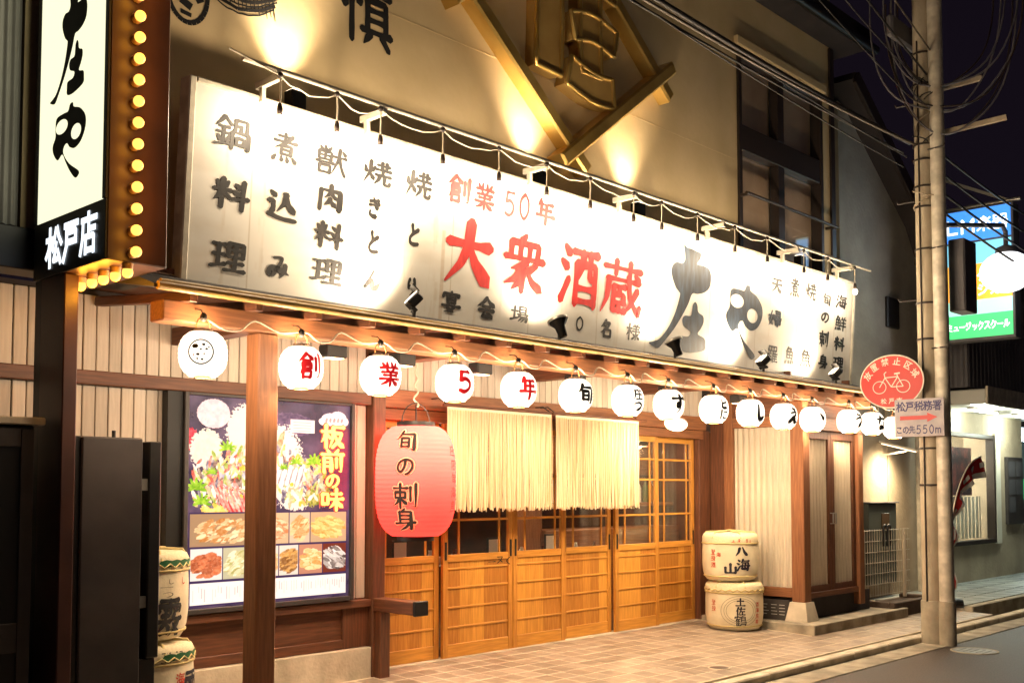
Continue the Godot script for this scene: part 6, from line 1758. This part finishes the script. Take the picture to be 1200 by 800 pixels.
	for i in 6:
		var a = deg_to_rad(160 - i * 28.0)
		var q = Vector2(cos(a) * 0.285, sin(a) * 0.225)
		var rot = (a - PI / 2) * 0.75
		var r = (Vector3.BACK * cos(rot) + Vector3.UP * sin(rot))
		var u = (Vector3.UP * cos(rot) - Vector3.BACK * sin(rot))
		part(d, "character", glyph_mesh(names_[i], flat_place(T * Vector3(q.x, q.y, 0.0125), r, u, 0.085, 0.085), 0.002, false, 0.95), white)
	for i in 3: part(d, "character", glyph_mesh(["松", "戸", "市"][i], flat_place(T * Vector3(-0.09 + i * 0.09, -0.215, 0.0125), Vector3.BACK, Vector3.UP, 0.065, 0.06), 0.002, false, 0.9), white)
	var bike = MB.new()
	var line = func(pts, w):
		for i in pts.size() - 1:
			var t = (pts[i + 1] - pts[i]).normalized()
			var m = Vector2(-t.y, t.x) * w
			bike.quad(T * Vector3(pts[i].x - m.x, pts[i].y - m.y, 0.015), T * Vector3(pts[i + 1].x - m.x, pts[i + 1].y - m.y, 0.015), T * Vector3(pts[i + 1].x + m.x, pts[i + 1].y + m.y, 0.015), T * Vector3(pts[i].x + m.x, pts[i].y + m.y, 0.015))
	for wx in [-0.135, 0.135]:
		var w = []
		for i in 25: w.append(Vector2(wx + cos(TAU * i / 24) * 0.075, -0.06 + sin(TAU * i / 24) * 0.068))
		line.call(w, 0.004)
	line.call([Vector2(-0.135, -0.06), Vector2(-0.07, 0.045), Vector2(0.075, 0.05), Vector2(0.0, -0.06), Vector2(-0.07, 0.045)], 0.005)
	line.call([Vector2(0.135, -0.06), Vector2(0.075, 0.05), Vector2(0.065, 0.08)], 0.005)
	line.call([Vector2(0.135, -0.06), Vector2(0.0, -0.06)], 0.005)
	line.call([Vector2(-0.07, 0.045), Vector2(-0.08, 0.09), Vector2(-0.055, 0.11)], 0.005)
	line.call([Vector2(0.035, 0.082), Vector2(0.10, 0.088)], 0.008)
	part(d, "bicycle_symbol", bike, white)
	part(d, "clamp", MB.new().span(11.48, 11.52, 2.62, 2.80, 1.9, 2.3, 0.004), M.steel)
	# arrow plate
	var a = thing("arrow_sign", "white plate with blue writing and a red arrow on the utility pole", "sign", Vector3(11.45, 2.08, 2.28))
	var plate = textured(ramp_texture(noise_images["cloud"], Color(0.54, 0.51, 0.53), Color(0.62, 0.59, 0.60)), 0.5, Vector3(1.5, 1.5, 1.5))
	var blue = plain(Color(0.10, 0.10, 0.34), 0.5)
	part(a, "plate", MB.new().span(11.440, 11.448, 2.085, 2.495, 2.015, 2.555, 0.001), plate)
	for i in 5: part(a, "character", glyph_mesh(["松", "戸", "税", "務", "署"][i], flat_place(Vector3(11.44, 2.415, 2.085 + i * 0.10), Vector3.BACK, Vector3.UP, 0.098, 0.105), 0.002, false, 1.15), blue)
	var T2 = Transform3D(Basis(Vector3.BACK, Vector3.UP, Vector3.LEFT), Vector3(11.440, 2.29, 2.285))
	part(a, "red_arrow", MB.new().prism([Vector2(-0.21, -0.022), Vector2(0.09, -0.022), Vector2(0.09, -0.05), Vector2(0.20, 0.0), Vector2(0.09, 0.05), Vector2(0.09, 0.022), Vector2(-0.21, 0.022)], 0.002, T2), red)
	for i in 7: part(a, "character", glyph_mesh(["こ", "の", "先", "5", "5", "0", "m"][i], flat_place(Vector3(11.44, 2.16, 2.065 + i * 0.071), Vector3.BACK, Vector3.UP, 0.075 if i > 2 else 0.072, 0.10 if i > 2 else 0.085), 0.002, false, 1.0), blue)
	part(a, "clamp", MB.new().span(11.449, 11.50, 2.22, 2.30, 2.2, 2.34, 0.003), M.steel)

func cable(label, a, b, sag, r, mat):
	var t = thing("overhead_cable", label, "cable", (a + b) * 0.5, "overhead street cables")
	var pts = []
	for k in 25:
		var u = k / 24.0
		var q = a.lerp(b, u)
		q.y -= sag * 4.0 * u * (1.0 - u)
		pts.append(q)
	part(t, "strand", MB.new().tube(pts, r, 6), mat)

func build_street_things():
	# cables along the street; they cross the upper right of the wall
	var wire = plain(Color(0.13, 0.12, 0.12), 0.6)
	var pale = plain(Color(0.34, 0.31, 0.27), 0.6)
	var L = [[5.37, 5.62, 2.30, 0.16, 0.022, wire], [5.34, 5.50, 2.36, 0.20, 0.014, pale], [5.28, 5.45, 2.22, 0.10, 0.010, wire], [5.22, 5.75, 2.26, 0.12, 0.008, wire], [5.12, 5.75, 2.22, 0.15, 0.007, wire], [6.1, 7.2, 2.5, 0.15, 0.012, wire], [6.35, 7.6, 2.55, 0.1, 0.010, pale], [6.0, 6.9, 2.45, 0.2, 0.008, wire], [5.9, 6.6, 2.3, 0.1, 0.008, wire]]
	var lab = ["thick black cable bundle crossing before the upper window's top", "pale cable just above the thick bundle at the pole", "thin black cable just below the thick bundle at the pole", "thin black wire second lowest across the upper window", "lowest thin black wire across the upper window", "steep black cable rising left from the pole top", "pale steep cable, the highest one at the pole", "thin steep wire rising left below the highest cables", "thin wire rising left under the roof edge"]
	for i in L.size():
		var q = L[i]
		cable(lab[i], Vector3(11.6, q[0], q[2] - 0.12), Vector3(1.0 if i < 5 else 4.0, q[1], q[2] + (0.0 if i < 5 else 0.6)), q[3], q[4], q[5])
	for i in 4: cable(["upper black cable from the pole to the right", "second black cable from the pole to the right", "third black cable from the pole to the right", "pale lowest cable from the pole to the right"][i], Vector3(11.7, 5.4 - 0.22 * i, 2.3), Vector3(26, 6.2 - 0.5 * i, 2.1 + 0.2 * i), 0.5, 0.014, pale if i == 3 else wire)
	# manholes
	var mh = thing("manhole_cover", "pale round manhole cover in the road right of the pole", "manhole cover", Vector3(11.41, -0.159, 2.83))
	local(mh, "rim", MB.new().lathe([Vector2(0.235, 0.0), Vector2(0.235, 0.008), Vector2(0.215, 0.008), Vector2(0.215, 0.0)], Vector3.ZERO, 32), M.concrete)
	local(mh, "plate", MB.new().lathe([Vector2(0.212, 0.0), Vector2(0.212, 0.006), Vector2(0.001, 0.006)], Vector3.ZERO, 32), M.paving[2])
	for k in 5: local(mh, "rib", MB.new().box(Vector3(0, 0.0075, -0.13 + k * 0.065), Vector3(0.26, 0.003, 0.012)), M.paving[0])
	var m2 = thing("drain_cover", "small dark round cover set into the forecourt tiles", "drain cover", Vector3(8.2, ground_y(1.79) + 0.008, 1.79))
	local(m2, "plate", MB.new().lathe([Vector2(0.085, -0.006), Vector2(0.085, 0.004), Vector2(0.001, 0.004)], Vector3.ZERO, 28), M.brown_metal)
	local(m2, "rim", MB.new().lathe([Vector2(0.10, -0.006), Vector2(0.10, 0.005), Vector2(0.087, 0.005), Vector2(0.087, -0.004)], Vector3.ZERO, 28), M.grout)

func build_neighbours():
	var h = thing("gabled_house", "dark grey gabled house with a steep roof slope between tavern and lit shop", "house", Vector3(15, 0, 0))
	var Z = 0.3
	part(h, "gable_wall", MB.new().prism([Vector2(13.7, -0.2), Vector2(16.6, -0.2), Vector2(16.6, 4.6), Vector2(15.9, 5.5), Vector2(13.9, 6.85), Vector2(13.7, 6.9)], 0.3, Transform3D(Basis(), Vector3(0, 0, Z - 0.3))), M.grey_wall)
	part(h, "return_wall", MB.new().span(13.7, 13.9, -0.2, 6.8, -6, Z - 0.301), M.grey_wall)
	part(h, "lower_facing", MB.new().span(13.72, 15.02, -0.1, 2.5, Z, Z + 0.03, 0.004), M.beige_wall)
	part(h, "lower_facing", MB.new().span(15.03, 16.55, -0.1, 3.0, Z, Z + 0.04, 0.004), M.beige_wall)
	for q in [[Vector3(13.6, 7.15, 0), Vector3(16.0, 5.52, 0)], [Vector3(16.0, 5.52, 0), Vector3(16.85, 4.35, 0)]]:
		part(h, "roof_slope", MB.new().bar(q[0] + Vector3(0, 0, -2.8), q[1] + Vector3(0, 0, -2.8), 6.8, 0.14), M.dark_wall)
		part(h, "verge_board", MB.new().bar(q[0] + Vector3(0, -0.03, 0.62), q[1] + Vector3(0, -0.03, 0.62), 0.05, 0.20, 0.006), M.frame_dark)
	part(h, "wall_vent", MB.new().span(15.1, 15.5, 3.9, 4.35, Z + 0.001, Z + 0.05, 0.01), M.black)
	part(h, "drain_pipe", MB.new().tube([Vector3(15.9, -0.1, Z + 0.12), Vector3(15.9, 3.2, Z + 0.12)], 0.04, 10), M.white_metal)
	# service cupboard, bracket lamp and mesh fence
	var m = thing("meter_cupboard", "grey green meter cupboard with a small window on the beige wall", "meter box", Vector3(14.6, 0.95, Z + 0.1))
	var mg = plain(Color(0.24, 0.26, 0.24), 0.5)
	part(m, "case", MB.new().span(14.1, 15.0, 0.2, 1.32, Z + 0.031, Z + 0.16, 0.008), mg)
	part(m, "roof_cap", MB.new().span(14.08, 15.04, 1.321, 1.34, Z + 0.031, Z + 0.19, 0.003), M.dark_siding)
	part(m, "window", MB.new().span(14.50, 14.75, 0.95, 1.18, Z + 0.161, Z + 0.168, 0.002), M.dark_glass)
	var br = thing("wall_lamp", "small slanted strip lamp on the beige wall under the last lantern", "lamp", Vector3(14.9, 2.1, Z + 0.2))
	part(br, "arm", MB.new().bar(Vector3(14.75, 2.20, Z + 0.03), Vector3(15.0, 2.06, Z + 0.5), 0.12, 0.025, 0.004), M.white_metal)
	part(br, "stay", MB.new().bar(Vector3(14.80, 2.0, Z + 0.03), Vector3(14.95, 2.07, Z + 0.4), 0.02, 0.02), M.white_metal)
	part(br, "tube", MB.new().bar(Vector3(14.77, 2.17, Z + 0.06), Vector3(14.99, 2.045, Z + 0.47), 0.05, 0.012), glow(Color(1.0, 0.9, 0.75), 1.0))
	spot(br, Vector3(-0.02, -0.03, 0.12), Vector3(-0.15, -1.0, -0.12), Color(1.0, 0.88, 0.70), 2.6, 80.0, 0.1, 1.0)
	var f = thing("mesh_fence", "low white wire mesh fence panel in front of the beige wall", "fence", Vector3(13.6, 0.1, 0.95))
	var fy0 = 0.14
	var fy1 = 1.0
	for i in 19:
		var x = 12.92 + i * 0.072
		part(f, "upright_wire", MB.new().tube([Vector3(x, fy0, 0.95), Vector3(x, fy1, 0.95)], 0.005, 5), M.white_metal)
	for i in 7:
		var y = fy0 + 0.02 + i * 0.138
		part(f, "cross_wire", MB.new().tube([Vector3(12.9, y, 0.958), Vector3(14.25, y, 0.958)], 0.005, 5), M.white_metal)
	part(f, "post", MB.new().tube([Vector3(13.98, 0.1, 1.0), Vector3(13.98, 1.0, 1.0)], 0.026, 10), M.poly)
	var bk = thing("coiled_hose", "black hose hung over the top of the wire mesh fence", "hose", Vector3(13.5, 0.95, 0.95))
	for s in [0.0, 0.12]:
		var pts = []
		for i in 15:
			var a = PI * i / 14
			pts.append(Vector3(13.52 + s - cos(a) * 0.10, 0.98 + sin(a) * 0.07 - (0.2 if i in [0, 14] else 0.0), 0.95 + 0.02 * cos(a)))
		part(bk, "loop", MB.new().tube(pts, 0.014, 7), M.cord_black)
	var pl = thing("concrete_trough", "dark weathered concrete trough below the wire mesh fence", "trough", Vector3(13.4, -0.1, 1.2))
	var tm = textured(ramp_texture(noise_images["cloud"], Color(0.26, 0.21, 0.18), Color(0.36, 0.30, 0.25)), 0.85, Vector3(0.9, 0.9, 0.9), Vector3.ZERO, "fine", 0.14)
	part(pl, "front_wall", MB.new().span(12.75, 14.1, -0.15, 0.13, 1.32, 1.40, 0.01), tm)
	part(pl, "end_wall", MB.new().span(12.75, 12.83, -0.15, 0.13, 0.9, 1.318, 0.01), tm)
	part(pl, "end_wall", MB.new().span(14.02, 14.1, -0.15, 0.13, 0.9, 1.318, 0.01), tm)
	part(pl, "soil", MB.new().span(12.832, 14.018, -0.15, 0.08, 0.9, 1.318), tm)
	build_far_shop()

func build_far_shop():
	var s = thing("corner_shop", "shop with beige wall, lit display window and white canopy right of the pole", "shop", Vector3(18.7, 0, 0.3))
	var Z = 0.3
	var w = MB.new()
	w.span(16.62, 17.2, -0.1, 2.8, -5, Z)
	w.span(19.40, 20.9, -0.1, 2.8, -0.2, Z)
	w.span(17.2, 19.40, -0.1, 0.60, -0.2, Z)
	w.span(17.2, 19.40, 2.46, 2.8, -0.2, Z)
	part(s, "wall", w, M.beige_wall)
	part(s, "end_wall", MB.new().span(20.7, 20.9, -0.1, 2.8, -5, -0.201), M.beige_wall)
	part(s, "back_wall", MB.new().span(17.2, 20.69, -0.1, 2.8, -2.6, -2.5), plain(Color(0.80, 0.79, 0.74), 0.8))
	part(s, "shop_floor", MB.new().span(17.2, 20.69, -0.1, 0.02, -2.499, -0.201), M.paving[1])
	part(s, "shop_ceiling", MB.new().span(17.2, 20.69, 2.6, 2.7, -2.499, -0.201), plain(Color(0.80, 0.79, 0.74), 0.8))
	var fr = MB.new()
	fr.span(17.2, 17.27, 0.60, 2.46, Z - 0.1, Z + 0.04, 0.004)
	fr.span(19.33, 19.40, 0.60, 2.46, Z - 0.1, Z + 0.04, 0.004)
	fr.span(17.271, 19.329, 2.39, 2.46, Z - 0.1, Z + 0.038, 0.004)
	fr.span(17.271, 19.329, 0.60, 0.67, Z - 0.1, Z + 0.06, 0.004)
	var win = part(s, "display_window", fr, M.frame_dark)
	part(win, "pane", MB.new().span(17.265, 19.335, 0.665, 2.395, Z - 0.04, Z - 0.034), M.clear)
	part(s, "window_reveal", MB.new().span(19.41, 19.62, 0.58, 2.5, Z + 0.001, Z + 0.05, 0.005), plain(Color(0.82, 0.81, 0.76), 0.6))
	# posters and blinds behind the pane
	var dark = textured(ramp_texture(noise_images["cloud"], Color(0.10, 0.06, 0.07), Color(0.46, 0.22, 0.18)), 0.5, Vector3(1.2, 1.2, 1.2))
	for q in [[17.25, 17.55, 1.4, 2.35], [17.75, 18.62, 1.42, 2.22]]: part(win, "window_poster", MB.new().span(q[0], q[1], q[2], q[3], Z - 0.10, Z - 0.09), dark)
	for i in 24: part(win, "blind_slat", MB.new().span(17.3 + i * 0.085, 17.36 + i * 0.085, 0.68, 1.40, Z - 0.22 + 0.01 * (i % 2), Z - 0.212 + 0.01 * (i % 2)), plain(Color(0.78, 0.77, 0.70), 0.7))
	# canopy
	part(s, "canopy", MB.new().span(16.4, 21.2, 2.80, 3.02, Z - 0.1, 1.25, 0.02), plain(Color(0.78, 0.78, 0.75), 0.5))
	part(s, "canopy_fascia", MB.new().span(16.38, 21.22, 2.78, 3.06, 1.251, 1.29, 0.01), M.white_metal)
	part(s, "upper_siding", MB.new().corrugated(Vector3(16.4, 3.06, 1.0), Vector3.RIGHT, 4.8, Vector3.BACK, 1.9, 0.16, 0.012, true), M.dark_siding)
	part(s, "upper_siding", MB.new().corrugated(Vector3(16.4, 3.06, -5), Vector3.BACK, 6.0, Vector3.LEFT, 1.9, 0.16, 0.012, true), M.dark_siding)
	part(s, "roof", MB.new().span(16.2, 21.4, 4.97, 5.1, -5.2, 1.25, 0.02), M.black)
	part(s, "inner_core", MB.new().span(16.43, 21.1, 3.06, 4.95, -4.9, 0.96), M.dark_wall)
	part(s, "notice_board", MB.new().span(19.95, 20.75, 0.9, 2.1, Z + 0.001, Z + 0.06, 0.006), M.black_matt)
	var pm = MB.new()
	for i in 5: pm.span(20.0 + (i % 2) * 0.38, 20.32 + (i % 2) * 0.38, 1.75 - 0.32 * int(i / 2.0), 2.02 - 0.32 * int(i / 2.0), Z + 0.061, Z + 0.064)
	part(s, "notices", pm, plain(Color(0.30, 0.30, 0.32), 0.6))
	var lamp_m = glow(Color(1.0, 0.99, 0.93), 3.0)
	for i in 2:
		var x = 17.6 + i * 2.0
		var t = thing("canopy_lamp", "white strip lamp under the shop canopy, %s" % ["nearer the pole", "farther from the pole"][i], "lamp", Vector3(x, 2.76, 0.8), "strip lamps under the canopy")
		local(t, "tube", MB.new().box(Vector3.ZERO, Vector3(1.1, 0.03, 0.06), 0.008), lamp_m)
		local(t, "case", MB.new().box(Vector3(0, 0.0275, 0), Vector3(1.16, 0.024, 0.10)), M.white_metal)
		omni(t, Vector3(0, -0.06, 0), Color(0.96, 1.0, 0.92), 1.0, 0.2)
	var t2 = thing("shop_lamp", "white ceiling lamp inside the lit shop window", "lamp", Vector3(18.3, 2.56, -1.0))
	local(t2, "panel", MB.new().box(Vector3(0, 0.02, 0), Vector3(0.5, 0.03, 0.4), 0.006), glow(Color(1.0, 0.98, 0.90), 3.0))
	omni(t2, Vector3(0, -0.05, 0), Color(1.0, 0.97, 0.88), 4.5, 0.2)
	# banner flag bending over in front of the shop
	var b = thing("banner_flag", "tall red and white banner flag bending over on its pole before the shop", "banner", Vector3(14.25, 0.0, 1.5))
	var spine = [Vector3(14.27, 0.16, 1.5), Vector3(14.27, 0.7, 1.5), Vector3(14.36, 1.15, 1.5), Vector3(14.62, 1.55, 1.5), Vector3(15.0, 1.85, 1.5), Vector3(15.45, 1.98, 1.5)]
	var sm = []
	for i in spine.size() - 1:
		for k in 6: sm.append(spine[i].cubic_interpolate(spine[i + 1], spine[max(i - 1, 0)], spine[min(i + 2, spine.size() - 1)], k / 6.0))
	sm.append(spine[-1])
	var fl = MB.new()
	var fw = MB.new()
	var marks = []
	for i in sm.size() - 1:
		var t = (sm[i + 1] - sm[i]).normalized()
		var n = Vector3(t.y, -t.x, 0)
		var n2 = n
		if i < sm.size() - 2:
			var t2_ = (sm[i + 2] - sm[i + 1]).normalized()
			n2 = Vector3(t2_.y, -t2_.x, 0)
		var wob = Vector3(0, 0, 0.04 * sin(i * 0.9))
		var wob2 = Vector3(0, 0, 0.04 * sin((i + 1) * 0.9))
		var wd = lerp(0.09, 0.30, i / float(sm.size() - 1))
		var wd2 = lerp(0.09, 0.30, (i + 1) / float(sm.size() - 1))
		fl.quad(sm[i], sm[i] + n * wd * 0.72 + wob, sm[i + 1] + n2 * wd2 * 0.72 + wob2, sm[i + 1])
		fw.quad(sm[i] + n * wd * 0.72 + wob, sm[i] + n * wd + wob * 1.3, sm[i + 1] + n2 * wd2 + wob2 * 1.3, sm[i + 1] + n2 * wd2 * 0.72 + wob2)
		if i % 4 < 2 and i > 3:
			var wr = MB.new()
			wr.quad(sm[i] + n * wd * 0.25 + wob * 0.4 + Vector3(0, 0, 0.012), sm[i] + n * wd * 0.5 + wob * 0.7 + Vector3(0, 0, 0.012), sm[i + 1] + n2 * wd2 * 0.5 + wob2 * 0.7 + Vector3(0, 0, 0.012), sm[i + 1] + n2 * wd2 * 0.25 + wob2 * 0.4 + Vector3(0, 0, 0.012))
			marks.append(wr)
	var white = plain(Color(0.85, 0.83, 0.80), 0.8)
	part(b, "red_cloth", fl, plain(Color(0.72, 0.10, 0.09), 0.8))
	part(b, "white_edge", fw, white)
	for q in marks: part(b, "white_mark", q, white)
	var pole = [Vector3(14.26, 0.0, 1.5)] + sm
	part(b, "flag_pole", MB.new().tube(pole, 0.010, 6), M.white_metal)
	part(b, "foot", MB.new().lathe([Vector2(0.001, 0.005), Vector2(0.16, 0.005), Vector2(0.15, 0.07), Vector2(0.03, 0.10), Vector2(0.001, 0.10)], Vector3(14.26, 0, 1.5), 16), M.black)
	# lit projecting sign of the music school
	var g = thing("music_school_sign", "lit projecting sign in blue, orange and green bands right of the pole", "sign", Vector3(15.4, 3.5, 1.7))
	var X = 15.0
	var z0 = 1.20
	var z1 = 2.12
	part(g, "casing", MB.new().span(X + 0.012, X + 0.24, 3.56, 5.40, z0 - 0.03, z1 + 0.03, 0.006), M.dark_siding)
	var bands = [[4.95, 5.38, Color(0.10, 0.45, 0.90)], [4.62, 4.92, Color(0.35, 0.72, 0.85)], [4.12, 4.62, Color(0.96, 0.58, 0.08)], [3.92, 4.12, Color(0.55, 0.85, 0.78)], [3.60, 3.92, Color(0.12, 0.72, 0.34)]]
	for q in bands: part(g, "lit_band", MB.new().span(X, X + 0.011, q[0] + 0.001, q[1] - 0.001, z0, z1), glow(q[2].lerp(Color(1, 1, 1), 0.15), 0.58))
	var lit = glow(Color(1, 1, 1), 0.65)
	var rows = [["LM楽器", 5.16, 0.20, 0.20], ["レンタル", 4.46, 0.16, 0.16], ["スタジオ", 4.25, 0.16, 0.16], ["ミュージックスクール", 3.76, 0.078, 0.11]]
	for r in rows:
		for i in r[0].length():
			part(g, "character", glyph_mesh(r[0][i], flat_place(Vector3(X, r[1], (z0 + z1) / 2 + (i - (r[0].length() - 1) / 2.0) * r[2] * 1.08), Vector3.BACK, Vector3.UP, r[2], r[3]), 0.002, false, 1.3), lit)
	part(g, "sign_arm", MB.new().tube([Vector3(X + 0.12, 5.45, z0 - 0.2), Vector3(X + 0.12, 5.45, z1 + 0.1)], 0.03, 8), M.steel)
	part(g, "sign_arm", MB.new().bar(Vector3(X + 0.12, 5.42, z1), Vector3(X + 0.12, 6.0, 1.0), 0.04, 0.04), M.steel)
	part(g, "wall_mount", MB.new().span(X + 0.06, X + 0.18, 3.7, 5.5, 0.9, z0 - 0.031, 0.004), M.dark_siding)
	part(g, "wall_mount", MB.new().span(X + 0.06, X + 1.45, 4.4, 4.5, 0.82, 0.899, 0.004), M.dark_siding)
	var al = AreaLight3D.new()
	al.name = "panel_light"
	al.area_size = Vector2(0.9, 1.8)
	al.light_color = Color(0.75, 0.92, 0.9)
	al.light_energy = 0.25
	al.shadow_enabled = true
	g.add_child(al)
	al.position = Vector3(X - 0.02, 4.5, 1.66) - g.position
	al.basis = Basis.looking_at(Vector3.LEFT, Vector3.UP)
	# one more lit shopfront beyond
	var k = thing("far_store", "far lit store with teal screens at the right edge", "shop", Vector3(24, 0, 0))
	part(k, "wall", MB.new().span(20.95, 30, 2.7, 6.0, -4, 0.2), M.dark_wall)
	part(k, "back_wall", MB.new().span(20.95, 30, -0.1, 2.69, -2.2, -2.0), plain(Color(0.6, 0.62, 0.6), 0.7))
	var cols = [Color(0.1, 0.55, 0.5), Color(0.12, 0.5, 0.25), Color(0.1, 0.35, 0.6)]
	for i in 8: part(k, "screen", MB.new().span(21.2 + i * 0.9, 21.9 + i * 0.9, 1.3 + 0.5 * (i % 2), 1.75 + 0.5 * (i % 2), -1.0, -0.95), glow(cols[i % 3], 0.7))
	part(k, "shelf", MB.new().span(21.0, 29, 0.0, 1.1, -1.2, -0.9), M.dark_wall)
	part(k, "lit_fascia", MB.new().span(20.95, 30, 2.45, 2.69, 0.0, 0.19), glow(Color(0.85, 0.95, 1.0), 1.0))
	omni(k, Vector3(-1.0, 2.2, -0.3), Color(0.9, 1.0, 1.0), 1.6, 0.2)
	# dark tall blocks behind
	var names_ = ["dark tall block rising behind the far shop", "dark block behind the gabled house"]
	for i in 2:
		var bl = thing("tower_block", names_[i], "building", Vector3([22.0, 16.5][i], 0, -8))
		part(bl, "wall", MB.new().span([19.0, 14.0][i], [28.0, 18.5][i], -0.2, [10.5, 8.4][i], -14, [-5.5, -6.4][i]), M.dark_wall)
		for j in 6:
			var x = [19.6, 14.4][i] + (j % 3) * 1.3
			var y = 5.2 + int(j / 3.0) * 1.8
			part(bl, "window", MB.new().span(x, x + 0.8, y, y + 1.1, [-5.5, -6.4][i] + 0.001, [-5.5, -6.4][i] + 0.04, 0.01), M.dark_glass)
